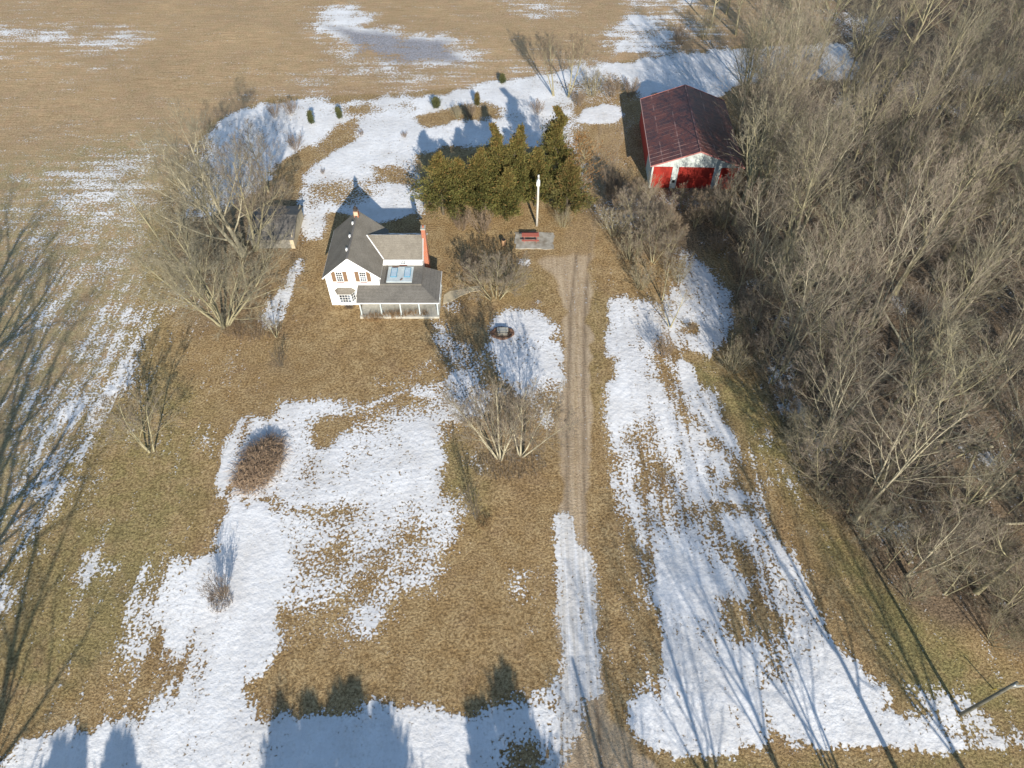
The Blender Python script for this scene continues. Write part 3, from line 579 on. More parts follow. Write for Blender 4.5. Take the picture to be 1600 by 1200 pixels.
# brushy clump between drive and barn
for px, py, kind, lb, s_ in [
 (1045, 395, 'T', 'pale bare tree in the brush below the barn, above the snow clearing', 1.), (1000, 375, 'T', 'bare tree leaning from the brush right of the upper drive', .9),
 (1085, 355, 'T', 'bare tree among brush just below the right barn door', .85), (962, 318, 'B', 'dark leafless bush at the drive edge left of the barn doors', 1.3), (1008, 318, 'G', 'bare bush growing against the left barn door', 1.),
 (975, 345, 'T', 'spreading bare tree whose twigs hang over the drive below the barn', .95), (1020, 410, 'T', 'low bare tree just left of the pale one above the snow clearing', .8), (1120, 350, 'T', 'bare tree in the dark brush under the barn\'s right corner', .9), (955, 300, 'B', 'dark bush level with the barn front left of its corner', 1.4), (1065, 325, 'G', 'bush in front of the middle barn door', 1.1),
 (985, 405, 'G', 'dense grey bush between the drive and the pale bare tree', 1.3), (1110, 330, 'B', 'brown bush in front of the right-hand barn door', 1.2), (1030, 345, 'B', 'tangled bush in the gap before the middle barn door', 1.2),
 (960, 370, 'G', 'low grey bush overhanging the right verge of the drive', 1.2), (1060, 440, 'G', 'bush at the top of the snow clearing right of the drive', .9), (1000, 450, 'G', 'bush on the speckled snow at the clearing\'s upper left', 1.), (1120, 390, 'B', 'brown bush at the shaded snow\'s upper right corner', 1.1)]:
    x, y = unp(px, py); okd(x, y, .5)
    if kind == 'T': plant(x, y, bushy[int(px/5) % 2], lb, 'tree', 'bare_tree', s=1.1*s_)
    else: plant(x, y, (brush if kind == 'B' else gbrush)[int(px) % 2], lb, 'shrub', 'shrub', parts=SP, s=s_)
def uniq(px, py, lb, seed, cat='tree', name='bare_tree', barkm='bark', twigm='twig', rz=0, **kw):
    r_ = random.Random(seed); ms = tree_mesh(name, r_, M[barkm], M[twigm], **kw); x, y = unp(px, py)
    return plant(x, y, ms, lb, cat, name, rz=rz)
# big trees left of the house
uniq(350, 510, 'big spreading many-stemmed bare tree at the lawn edge left of the house', 21, barkm='bark', twigm='twig_green', H=13, r0=.19, n=(12, 7, 7, 4), L=(.46, .5, .5, .55), ang=(50, 44, 42, 40), up=(.02, .06, .07, .06, .04), t0=.12, wob=(.09, .16, .2, .25, .3),
     stems=((-.05, .1), (-.75, .15), (.55, .1), (-.35, .55), (.35, .5), (-1.0, .45), (.85, .35), (.1, -.3)))
uniq(383, 400, 'tallest thick-trunked bare tree left of the grey shed', 22, barkm='bark_pale', twigm='twig_green', H=16, r0=.38, n=(15, 9, 7, 5), L=(.5, .5, .5, .55), ang=(52, 45, 42, 40), up=(.01, .07, .08, .06, .04), t0=.18, stems=((-.12, .1), (-.42, -.05)))
uniq(398, 392, 'bare tree with slim trunk touching the front of the grey shed', 23, barkm='bark', twigm='twig', H=13, r0=.22, n=(14, 8, 7, 5), L=(.54, .5, .5, .55), ang=(55, 44, 42, 40), t0=.16, stems=((.10, .0), (.42, .05)))
uniq(312, 435, 'bare tree leaning far left over the field edge', 24, barkm='bark', twigm='twig_green', H=12.5, r0=.2, n=(10, 7, 6, 4), L=(.40, .5, .5, .55), ang=(45, 42, 42, 40), up=(.03, .07, .08, .06, .04), t0=.25, stems=((-.62, .15),), wob=(.08, .14, .2, .25, .3))
uniq(330, 350, 'slender bare tree behind the leaning one, at the snow corner of the field', 25, H=11, r0=.16, n=(10, 7, 6, 4), ang=(45, 40, 40, 40))
uniq(420, 300, 'bare tree behind the grey shed at the edge of the yard snow', 26, H=9, r0=.14, n=(10, 7, 6, 4), ang=(48, 42, 40, 40))
uniq(237, 708, 'small low-branching bare tree alone on the left lawn', 27, barkm='bark', H=6.6, r0=.14, n=(10, 7, 6, 3), L=(.6, .5, .5, .5), ang=(62, 48, 42, 40), up=(.01, .02, .06, .05, .04), t0=.18, wob=(.09, .2, .2, .25, .3), stems=((-.35, .1), (.25, .35), (-.7, .4)))
uniq(432, 527, 'thin bare sapling at the foot of the snow strip beside the house', 28, 'sapling', 'sapling', H=3.6, r0=.07, n=(8, 5, 4), L=(.45, .5, .5), ang=(42, 40, 40), t0=.2, stems=((-.1, 0), (.1, .1)))
uniq(440, 573, 'tiny twiggy sapling alone on the front lawn', 29, 'sapling', 'sapling', barkm='bark_dark', twigm='twig_dark', H=2.5, r0=.05, n=(8, 5, 3), L=(.5, .5, .5), ang=(50, 40, 40), t0=.15, stems=((-.2, 0), (.2, .1), (0, .1)))
uniq(782, 718, 'left of the two clumped bare trees on the snowy front lawn', 30, barkm='bark_pale', twigm='twig', wob=(.07, .14, .2, .25, .3), H=10, r0=.13, n=(11, 7, 6, 4), L=(.44, .5, .5, .5), ang=(38, 38, 38, 38), up=(.02, .09, .08, .06, .04), t0=.2, stems=((0, .1), (-.5, .1), (-.25, .3), (.25, .35), (-.75, .4), (.1, -.2)))
uniq(812, 713, 'right of the two clumped bare trees on the front lawn, nearer the drive', 31, barkm='bark_pale', twigm='twig', wob=(.07, .14, .2, .25, .3), H=9, r0=.13, n=(11, 7, 6, 4), L=(.44, .5, .5, .5), ang=(42, 38, 38, 38), up=(.02, .09, .08, .06, .04), t0=.2, stems=((.1, .1), (.45, .25), (-.15, .3), (.5, -.1)))
uniq(745, 812, 'narrow dark upright sapling below the clumped trees', 32, 'sapling', 'sapling', barkm='bark_dark', twigm='twig_dark', H=4.6, r0=.06, n=(9, 6, 4), L=(.35, .45, .5), ang=(26, 30, 30), t0=.12, stems=((-.1, .05), (.06, .12), (-.2, .1)))
ms_ = shrub_mesh('shrub', random.Random(33), M['twig_dark'], M['twig_brown'], 3., 16, .5)
plant(*unp(348, 935), ms_, 'bare upright shrub on the open snow at lower left', 'shrub', 'shrub', parts=SP)
uniq(775, 468, 'low wide-spreading bare tree between house walkway and stone well', 34, barkm='bark', twigm='twig', H=5.4, r0=.07, n=(9, 7, 6, 4), L=(.5, .5, .5, .5), ang=(45, 42, 42, 40), up=(.02, .04, .06, .05, .04), t0=.15, stems=((0, .2), (-.9, .3), (.9, .4), (-.5, .9), (.5, .9), (-1.1, -.1), (.7, -.1), (.1, 1.3), (1.3, .8), (-1.3, .8)), wob=(.12, .2, .22, .25, .3))
plant(*unp(735, 425), shrub_mesh('shrub', random.Random(35), M['twig_dark'], M['twig_dark'], 3.2, 20, .8), 'dark dense bush right of the house chimney', 'shrub', 'shrub', parts=SP)
plant(*unp(755, 362), brush[0], 'brown bush below the left cedars', 'shrub', 'shrub', parts=SP, s=1.25)
plant(*unp(722, 358), brush[2], 'small brown bush at the left foot of the cedars', 'shrub', 'shrub', parts=SP, s=1.1)
plant(*unp(880, 355), gbrush[1], 'twiggy grey bush right of the white lamp pole', 'shrub', 'shrub', parts=SP, s=.9)
uniq(1047, 512, 'small curly-branched bare tree on the speckled snow right of the drive', 36, barkm='bark', twigm='twig_brown', H=5, r0=.12, n=(7, 6, 5, 3), L=(.55, .5, .5, .5), ang=(60, 50, 45, 40), up=(.02, .02, .05, .05, .04), t0=.2, wob=(.12, .28, .3, .3, .3), stems=((.1, .1), (-.2, .2)))
uniq(1035, 470, 'thin bare tree above the curly-branched one in the clearing', 37, H=6, r0=.1, n=(9, 6, 5, 3), ang=(50, 45, 40, 40))
for px, py, k, lb, s_ in [(1035, 556, 0, 'round brown bush at the bottom of the clearing right of the drive', 1.0), (1145, 580, 1, 'wide olive-grey bush at the wood edge by the verge', 1.3), (1165, 555, 0, 'second bush behind the wide one at the wood edge', 1.2), (1080, 515, 2, 'small dead bush on bare spot in the clearing snow', .35)]:
    plant(*unp(px, py), (gbrush if k == 1 else brush)[k % 2], lb, 'shrub', 'shrub', parts=SP, s=s_)
# trees on the far boundary
uniq(866, 150, 'left one of the two bare trees on the yard boundary behind the cedars', 38, twigm='twig_brown', H=9.5, r0=.16, n=(10, 7, 6, 4), ang=(42, 40, 40, 40), stems=((-.12, 0), (-.3, .1)))
uniq(887, 152, 'right one of the two bare trees on the boundary behind the cedars', 39, twigm='twig_brown', H=9, r0=.16, n=(10, 7, 6, 4), ang=(42, 40, 40, 40), stems=((.1, 0), (.3, .1)))
for px, py, k, lb, s_ in [(925, 150, 1, 'wide bare bush between boundary trees and the barn', 1.4), (955, 152, 0, 'brown bush beside the bright snow bank left of the barn', 1.2), (985, 150, 2, 'low brush at the rear left corner of the barn', 1.2),
 (905, 165, 0, 'reddish brush above the bright snow bank', .9), (840, 178, 2, 'low grey brush in the shadowed snow behind the cedars', .9), (735, 183, 0, 'small brush in the dry patch behind the cedars', .8), (715, 186, 1, 'left small brush at the dry patch behind the cedars', .7),
 (455, 178, 2, 'low dry brush in the back yard snow near the field', 1.), (430, 184, 0, 'dry brush at the left end of the back yard snow', .8), (565, 212, 2, 'tiny dry bush in the middle of the back yard snow', .35), (632, 216, 2, 'little red-brown bush left of the cedar shadows', .4), (505, 272, 2, 'tiny dry tuft on the snow behind the house', .3), (462, 235, 0, 'scrubby brush on the bare strip behind the shed', .9), (1100, 60, 1, 'grey brush at the field corner beyond the barn', 1.6), (1060, 70, 0, 'brush on the drifted snow beyond the barn', 1.3)]:
    plant(*unp(px, py), (gbrush if k == 1 else brush)[k % 2 if k < 2 else 2 if k == 2 else 0], lb, 'shrub', 'shrub', parts=SP, s=s_)
for px, py, k in [(1110, 45, 3), (1150, 55, 8), (1190, 75, 4), (1220, 90, 6), (1135, 22, 8)]:
    x, y = unp(px, py); plant(x, y, forest_kinds[k], 'hazy bare tree in the row at the field corner beyond the barn', 'tree', 'bare_tree', 'bare trees at the field corner', s=.75)

# evergreens
def cedar_mesh(rg, H, Rm, nb=170, per=52, bsh=.5, top=.5, size=.2, dens0=.12, droop=0.35):
    Vt, Ft, T = [], [], []; tr = []
    main = [Vector((rg.uniform(-.05, .05)*H*i/8, rg.uniform(-.05, .05)*H*i/8, H*.96*i/8-.1)) for i in range(9)]
    tr.append((main, [max(.02, .02*H*(1-i/8.5)) for i in range(9)], 7))
    lob = [(rg.uniform(0, 6.28), rg.uniform(.1, .9), rg.uniform(.6, 1.4)) for _ in range(12)]
    for b in range(nb):
        t = dens0+(1-dens0)*((b+rg.random())/nb)**.9; f = t*8; i = min(7, int(f)); p = main[i].lerp(main[i+1], f-i)
        az = b*2.4+rg.uniform(-.4, .4); prof = min(1, (t/bsh)**.6 if t < bsh else (max(0, 1-t)/(1-bsh))**top)
        for la, lt, lk in lob:
            if abs(math.atan2(math.sin(az-la), math.cos(az-la))) < .6 and abs(t-lt) < .15: prof *= lk
        l = max(.25, Rm*prof*rg.uniform(.55, 1.25)); d = Vector((math.cos(az), math.sin(az), droop+.9*t)).normalized()
        tip = p+d*l; tr.append(([p, p.lerp(tip, .5)+Vector((0, 0, -.03)), tip], [.03, .018, .008], 3))
        k = int(per*(.35+.65*min(1.3, l/Rm))); hue = rg.random()
        for j in range(k):
            u = .3+.74*rg.random()**.7; sp = .11+.17*l*.4*u
            q = p+d*(l*u)+Vector((rg.gauss(0, sp), rg.gauss(0, sp), rg.gauss(.02, sp*.8)))
            dd = (d+Vector((rg.gauss(0, .55), rg.gauss(0, .55), rg.gauss(.45, .5)))).normalized(); s_ = size*rg.uniform(.6, 1.5)
            sd_ = dd.cross(Vector((rg.gauss(0, 1), rg.gauss(0, 1), rg.gauss(0, 1)))).normalized()*s_*.30
            n0 = len(Vt); Vt += [q-sd_*.5, q+dd*s_*.55-sd_*.7, q+dd*s_*1.45, q+dd*s_*.5+sd_*.7]; Ft.append((n0, n0+1, n0+2, n0+3))
            T += [(min(1, max(0, .5*hue+.5*rg.random())), max(0, (t-.35))*1.1*rg.random()+(.9 if rg.random() < .10 else 0), 0, 1)]*4
    return tr, Vt, Ft, T
def cedar(px, py, H, Rm, lb, seed, mat='cedar', name='cedar_tree', cat='cedar', xy=None, group=None, **kw):
    rg = random.Random(seed); tr, Vt, Ft, T = cedar_mesh(rg, H, Rm, **kw)
    x, y = xy or unp(px, py); r = empty(name, (x, y, gz(x, y)-.03), lb, cat, group)
    link('trunk', mesh('trunk', *tubes(tr), M['bark_dark'], True), r)
    me = mesh('foliage', Vt, Ft, M[mat]); at = me.attributes.new('tint', 'FLOAT_COLOR', 'POINT'); at.data.foreach_set('color', np.array(T, np.float32).ravel())
    link('foliage', me, r); return r
CK = dict(nb=170, per=165, size=.21, bsh=.28, top=1.0, droop=.15)
cedar(693, 335, 9.8, 3.7, 'leftmost broad green cedar of the cluster beside the house', 41, **CK)
cedar(722, 328, 8., 3.0, 'low green cedar filling the gap near the left end of the cluster', 42, **CK)
cedar(752, 330, 9.6, 3.1, 'green cedar third from left in the cluster', 43, **CK)
cedar(778, 325, 12.6, 3.1, 'tall pointed cedar with bronze top left of centre in the cluster', 44, **CK)
cedar(808, 322, 12.2, 3.1, 'pointed bronze-tipped cedar just left of the lamp pole', 45, **CK)
cedar(790, 342, 7.8, 2.6, 'lower front cedar standing before the tall pointed one', 46, **CK)
cedar(836, 322, 9.2, 2.6, 'cedar directly behind the white lamp pole', 47, **CK)
cedar(866, 318, 15., 3.0, 'tallest dark cedar right of the lamp pole', 48, 'cedar', **CK)
cedar(885, 338, 9.0, 2.8, 'bronze-green cedar at the right end of the cluster', 49, 'cedar_brown', **CK)
r_ = random.Random(50)
tr, Vt, Ft, T = cedar_mesh(r_, 11.5, 2.8, nb=120, per=24, size=.2, dens0=.1)
x, y = unp(902, 330); o_ = empty('oak_tree', (x, y, gz(x, y)), 'thin tree with sparse clinging brown leaves at the right end of the cedars', 'tree')
link('trunk', mesh('trunk', *tubes(tr), M['bark'], True), o_); me = mesh('foliage', Vt, Ft, M['leaf_brown'])
at = me.attributes.new('tint', 'FLOAT_COLOR', 'POINT'); at.data.foreach_set('color', np.array(T, np.float32).ravel()); link('dead_leaves', me, o_)
SK = dict(nb=60, per=60, size=.12, bsh=.25)
cedar(487, 195, 2.1, .42, 'tiny upright evergreen at the back left of the yard snow', 51, 'spruce', 'young_evergreen', 'evergreen', **SK)
cedar(531, 186, 1.8, .42, 'tiny upright evergreen above the brown patch behind the house', 52, 'spruce', 'young_evergreen', 'evergreen', **SK)
cedar(682, 170, 1.7, .8, 'small round dark evergreen at the rear snow edge', 53, 'spruce', 'young_evergreen', 'evergreen', nb=70, per=60, size=.14, bsh=.4)
cedar(746, 166, 2.1, .45, 'small bronze evergreen in the dry patch behind the cedars', 54, 'cedar_brown', 'young_evergreen', 'evergreen', **SK)
cedar(785, 130, 1.5, .45, 'farthest small evergreen at the field boundary', 55, 'spruce', 'young_evergreen', 'evergreen', **SK)
# trees across the road and beyond the left edge, whose shadows fall into the lot
def caster(tx, ty, h):
    x, y = unp(tx, ty); Ls = h/math.tan(SUN_EL); return x+math.sin(SUN_AZ)*Ls, y-math.cos(SUN_AZ)*Ls
for i, (tx, ty, h, r_) in enumerate([(558, 1050, 13, 2.6), (592, 1090, 11.5, 2.6), (525, 1088, 11, 2.6), (485, 1088, 10.5, 2.2), (445, 1115, 10, 2.2), (788, 1056, 11, 2.6), (745, 1095, 9.5, 1.8), (815, 1095, 10, 1.8), (180, 1135, 10, 1.3), (130, 1145, 9.5, 1.2), (100, 1152, 9, 1.5), (205, 1148, 9, .9)]):
    cedar(0, 0, h, r_, 'tall dark spruce across the road below the picture, shading the lower snow', 60+i, 'spruce', 'spruce_tree', 'spruce', xy=caster(tx, ty, h), group='spruces across the road', nb=170, per=50, size=.3, bsh=.6, top=.55)
big_limbs = tree_mesh('big_limbed_tree', random.Random(91), M['bark'], M['twig'], H=17.5, r0=.48, rk=.66, n=(11, 7, 5, 3), L=(.6, .52, .5, .5), ang=(62, 48, 44, 40), up=(.0, .05, .07, .06, .04), t0=.2, wob=(.08, .26, .28, .3, .3), rmin=.012)
for i, (x, y, k, s_) in enumerate([(-41, 4, 1, 1.05), (-47, 15, 2, 1.15), (-52, 25, 0, 1.1), (-58, 34, 7, 1.1), (-36.5, -5, 8, 1.)]):
    plant(x, y, big_limbs, 'tall bare tree past the left edge of the picture, shading the snow streaks', 'tree', 'bare_tree', 'bare trees past the left edge', s=s_)
for i, (x, y, k, s_) in enumerate([(31, 2.5, 2, 1.), (23, -1.5, 0, .95), (26.5, .5, 7, .9), (12, -6, 4, .9), (18, -4, 3, .9), (37, -2, 5, 1.)]):
    plant(x, y, forest_kinds[k], 'tall bare tree across the road, its shadow lying on the lower right snow', 'tree', 'bare_tree', 'bare trees across the road', s=s_)
# bramble mound: hundreds of arching canes
r_ = random.Random(70); S_ = []
bx_, by_ = unp(407, 728)
for i in range(1500):
    a_ = r_.uniform(0, 6.28); q = math.sqrt(r_.random()); x0 = math.cos(a_)*q*2.1+.15*math.sin(a_)*q*3.2*.6; y0 = math.sin(a_)*q*3.5
    hh = 1.15*(1-q**2.5)+.25; da = r_.uniform(0, 6.28); l = r_.uniform(.5, 1.2); dx, dy = math.cos(da)*l, math.sin(da)*l
    S_.append(([Vector((x0, y0, -.05)), Vector((x0+dx*.35, y0+dy*.35, hh*.8)), Vector((x0+dx*.75, y0+dy*.75, hh)), Vector((x0+dx*1.1, y0+dy*1.1, hh*.72))], [.02, .018, .014, .009], 3))
o_ = link('bramble_thicket', mesh('bramble_thicket', *tubes(S_), M['bramble'])); o_.location = (bx_, by_, gz(bx_, by_)); o_.rotation_euler.z = -.12
tag(o_, 'oval mound of brown bramble canes in the front yard snow', 'bramble')
def tuft(px, py, lb, n, rad, h, seed, mat='dry', cat='dry plant', name='dry_plant', ry=None):
    r_ = random.Random(seed); S_ = []
    for i in range(n):
        a_ = r_.uniform(0, 6.28); q = math.sqrt(r_.random())*rad; x0, y0 = math.cos(a_)*q, math.sin(a_)*q*(ry or rad)/rad
        l = h*r_.uniform(.5, 1.1); dx, dy = r_.gauss(0, .35)*l, r_.gauss(0, .35)*l
        S_.append(([Vector((x0, y0, -.03)), Vector((x0+dx*.4, y0+dy*.4, l*.65)), Vector((x0+dx, y0+dy, l))], [.016, .013, .006], 3))
    x, y = unp(px, py); o_ = link(name, mesh(name, *tubes(S_), M[mat])); o_.location = (x, y, gz(x, y)); return tag(o_, lb, cat)
tuft(345, 940, 'dead leaves and stalks around the foot of the bare shrub on snow', 240, 1.1, .35, 71, 'twig_brown')
tuft(620, 494, 'dry flower stalks before the middle of the porch', 260, 1.6, .8, 72, ry=.5)
tuft(585, 498, 'dry flower stalks before the left end of the porch', 200, 1.3, .8, 73, ry=.5)
tuft(655, 492, 'dry flower stalks before the right end of the porch', 200, 1.3, .7, 74, ry=.5)
tuft(545, 480, 'bare rambling stems below the bay window', 90, .5, .8, 75, 'twig_dark', ry=.3)
tuft(757, 818, 'tan grass tuft at the foot of the narrow dark sapling', 120, .8, .4, 76)
tuft(795, 728, 'pale dead stalks around the clumped trees on the front lawn', 650, 3.9, .4, 77, 'twig', ry=1.8)
tuft(395, 515, 'dead stalks around the big many-stemmed tree', 500, 3.4, .6, 78, 'twig_brown', ry=1.8)

# ------------------------------------------------------------------ farmhouse
O = (-16, 66, 0)
house = empty('farmhouse', O, 'white two-storey farmhouse with grey-brown shingle roof and wraparound porch', 'house')
def B(): return MB(O)
xl, xr, yf, yr, ze, xm, zr = -21.7, -15.5, 62.12, 70.4, 4.55, -18.6, 7.25
sl_ = (zr-ze)/(xr-xm)
b = B(); b.prism([(xl, yf, -.2), (xr, yf, -.2), (xr, yf, ze), (xm, yf, zr-.06), (xl, yf, ze)], (0, yr-yf, 0)); b.box(xr-.05, -10.75, 65.42, 69.6, -.2, 4.45)
b.prism([(-10.79, 65.42, 4.45), (-10.79, 67.5, 6.15), (-10.79, 69.6, 4.45)], (.04, 0, 0)); b.box(-15.6, -10.75, 62.35, 65.5, -.2, 3.05); b.box(-15.6, -10.8, 69.5, 70.9, -.2, 3.3)
b.build('wall', M['white_siding'], house)
b = B(); ov = .28; zo = ze-ov*sl_
b.slab([(xl-ov, yf-.25, zo+.1), (xm, yf-.25, zr+.1), (xm, yr+.3, zr+.1), (xl-ov, yr+.3, zo+.1)], .12)
b.slab([(xr+ov, yf-.25, zo+.1), (xm, yf-.25, zr+.1), (xm, yr+.3, zr+.1), (xr+ov, yr+.3, zo+.1)], .12)
mr_ = b.build('main_roof', M['shingle'], house)
b = B(); b.bar((xm, yf-.25, zr+.12), (xm, yr+.3, zr+.12), .22, .06); b.build('ridge_cap', M['shed_roof'], mr_)
b = B()
for s_, xx in ((1, xl-ov), (-1, xr+ov)): b.bar((xx, yf-.275, zo-.0), (xm, yf-.275, zr-.0), .03, .16)
b.bar((xl-ov-.02, yf-.2, zo-.02), (xl-ov-.02, yr+.3, zo-.02), .04, .12)
b.build('roof_trim', M['white'], house)
for vy in (63.6, 66., 68.4):
    x_ = xm-.28; z_ = zr-.28*sl_; b = B(); b.box(x_-.11, x_+.11, vy-.13, vy+.13, z_, z_+.38); b.build('roof_vent', M['white'], mr_, bevel=.03)
b = B(); wr = 6.25; b.slab([(-17.35, 67.45, wr), (-10.6, 67.45, wr), (-10.6, 65.15, 4.4), (-15.2, 65.15, 4.4)], .12); wing = b.build('wing_roof', M['shingle'], house)
b = B(); b.slab([(-17.4, 67.47, wr), (-10.6, 67.47, wr), (-10.6, 71.3, 3.45), (-15.9, 71.3, 3.45), (-15.9, 70.3, 4.15)], .12); b.build('rear_roof', M['shingle_snow'], house)
b = B(); b.bar((-17.25, 67.4, wr+.02), (-15.22, 65.15, 4.46), .12, .04); b.build('valley_flashing', M['white'], wing)
b = B(); b.box(-15.2, -10.55, 65.06, 65.14, 4.26, 4.40); b.build('gutter', M['white'], wing)
b = B(); b.bar((-10.56, 65.15, 4.32), (-10.56, 67.45, 6.18), .05, .2); b.bar((-10.56, 71.2, 3.45), (-10.56, 67.47, 6.18), .05, .2); b.build('rake_board', M['white'], wing)
def window(x0, x1, z0, z1, y, cols, rows, parent, axis='y', fm='white'):
    """frame, muntins and glass on a wall facing -y at y"""
    f = B(); t = .07
    f.box(x0-t, x0, y-.06, y+.02, z0-t, z1+t); f.box(x1, x1+t, y-.06, y+.02, z0-t, z1+t); f.box(x0, x1, y-.06, y+.02, z1, z1+t); f.box(x0, x1, y-.06, y+.02, z0-t, z0)
    for i in range(1, cols): xx = x0+(x1-x0)*i/cols; f.box(xx-.018, xx+.018, y-.045, y+.005, z0, z1)
    for i in range(1, rows):
        zz = z0+(z1-z0)*i/rows; d = .032 if i*2 == rows else .018; f.box(x0, x1, y-.048, y+.002, zz-d, zz+d)
    wn = f.build('window', M[fm], parent); g = B(); g.box(x0, x1, y-.02, y+.03, z0, z1); g.build('pane', M['glass'], wn); return wn
for xc in (-20.0, -17.28):
    wn = window(xc-.33, xc+.33, 3.78, 5.12, yf, 3, 4, house)
    for s_ in (-1, 1):
        b = B(); b.box(xc+s_*.67-.23, xc+s_*.67+.23, yf-.06, yf-.004, 3.7, 5.2); sh = b.build('shutter', M['shutter'], house, bevel=.01)
    b = B(); b.box(xc-.42, xc+.42, yf-.14, yf, 3.62, 3.7); b.build('sill', M['sill'], wn)
wn = window(-13.35, -12.75, 3.5, 4.15, 65.42, 3, 2, house); b = B(); b.box(-13.5, -12.6, 65.3, 65.42, 3.34, 3.42); b.build('sill', M['sill'], wn)
# bay window
by0 = 61.5; b = B(); pr = [(-20.85, yf), (-20.45, by0), (-19.05, by0), (-18.6, yf)]
b.prism([(x, y, .45) for x, y in pr], (0, 0, .45)); b.prism([(x, y, 2.2) for x, y in pr], (0, 0, .1))
for x, y in pr[1:3]: b.box(x-.05, x+.05, y, y+.1, .9, 2.2)
bay = b.build('bay_window', M['white'], house)
b = B(); pe = [(-21.0, yf, 2.3), (-20.55, by0-.15, 2.3), (-18.95, by0-.15, 2.3), (-18.42, yf, 2.3)]; tp = [(-20.5, yf, 2.75), (-19., yf, 2.75)]
b.add(pe+tp, [(0, 1, 4), (1, 2, 5, 4), (2, 3, 5), (3, 2, 1, 0), (0, 4, 5, 3)]); b.build('bay_roof', M['shingle'], bay)
wn = window(-20.38, -19.12, .98, 2.14, by0, 4, 3, bay)
for (xa, ya), (xb, yb), nm in (((-20.85, yf), (-20.45, by0), 'l'), ((-19.05, by0), (-18.6, yf), 'r')):
    b = B(); f = B(); d = Vector((xb-xa, yb-ya, 0)); nrm = Vector((d.y, -d.x, 0)).normalized()*.012
    A = Vector((xa, ya, 0))+d*.08; Bp = Vector((xa, ya, 0))+d*.92
    b.slab([A+nrm+Vector((0, 0, .95)), Bp+nrm+Vector((0, 0, .95)), Bp+nrm+Vector((0, 0, 2.16)), A+nrm+Vector((0, 0, 2.16))], .02)
    sw = b.build('side_pane', M['glass'], bay)
    for i in range(3): q = A.lerp(Bp, i/2)+nrm*2; f.bar(q+Vector((0, 0, .93)), q+Vector((0, 0, 2.18)), .035)
    for i in range(4): z_ = .95+i*.4; f.bar(A+nrm*2+Vector((0, 0, z_)), Bp+nrm*2+Vector((0, 0, z_)), .035)
    f.build('side_muntin', M['white'], bay)
# lower flat roof, sheet panel with two skylights
b = B(); b.box(-15.48, -10.62, 62.1, 65.4, 3.05, 3.3); fl = b.build('flat_roof', M['porch_shingle'], house)
b = B(); b.box(-14.75, -11.75, 62.35, 65.05, 3.3, 3.42); pn = b.build('sheet_panel', M['zinc'], fl, bevel=.02)
for x0 in (-14.35, -12.75):
    b = B(); b.box(x0, x0+.75, 63.15, 64.75, 3.42, 3.5); sk = b.build('skylight', M['blue_frame'], fl); b = B(); b.box(x0+.06, x0+.69, 63.22, 64.68, 3.49, 3.52); b.build('pane', M['pale_glass'], sk)
b = B(); b.tube([(-15.0, 65.38, 4.2), (-14.95, 65.2, 3.4), (-14.88, 64.6, 3.36), (-14.9, 63, 3.36), (-14.92, 62.2, 3.36)], .03, 6); b.build('cable', M['soot'], fl)
b = B(); b.tube([(-14.3, 64.95, 3.46), (-13.8, 64.9, 3.46), (-13.5, 65., 3.46)], .05, 6); b.tube([(-13.1, 62.6, 3.46), (-12.9, 62.9, 3.46)], .07, 6); b.build('debris', M['rust'], fl)
# porch: hip roof, posts, slab
zt, zb = 3.12, 2.38; b = B()
b.slab([(-18.1, 62.12, zt), (-10.7, 62.12, zt), (-8.5, 59.9, zb), (-18.1, 59.9, zb)], .1)
b.slab([(-10.7, 62.12, zt), (-10.7, 65.4, zt), (-8.5, 65.4, zb), (-8.5, 59.9, zb)], .1)
pc = b.build('porch_roof', M['porch_shingle'], house)
b = B(); b.slab([(-15.5, 61.9, zt-.05), (-12.5, 61.9, zt-.05), (-12.5, 60.4, zt-.55), (-15.5, 60.4, zt-.55)], .02)
b = B(); b.box(-18.12, -8.48, 59.86, 59.9, zb-.14, zb-.01); b.box(-8.5, -8.46, 59.9, 65.4, zb-.14, zb-.01); b.build('fascia', M['white'], pc)
for x_, y_ in ((-17.8, 60.15), (-15.4, 60.15), (-13.1, 60.15), (-10.9, 60.15), (-8.75, 60.15), (-8.75, 62.8), (-8.75, 65.1)):
    b = B(); b.box(x_-.07, x_+.07, y_-.07, y_+.07, .22, zb-.05); b.build('porch_post', M['zinc'], house)
b = B(); b.box(-18.0, -8.6, 59.75, 62.12, -.2, .25); b.box(-10.7, -8.6, 62.12, 65.3, -.2, .25); b.build('porch_floor', M['concrete'], house, bevel=.03)
b = B(); b.box(-15.0, -14.1, 62.3, 62.36, .25, 2.2); dr = b.build('door', M['white'], house); b = B(); b.tube([(-14.2, 62.27, 1.2), (-14.2, 62.22, 1.2)], .03, 6); b.build('handle', M['metal'], dr)
window(-13.4, -12.2, 1.0, 2.1, 62.35, 2, 2, house)
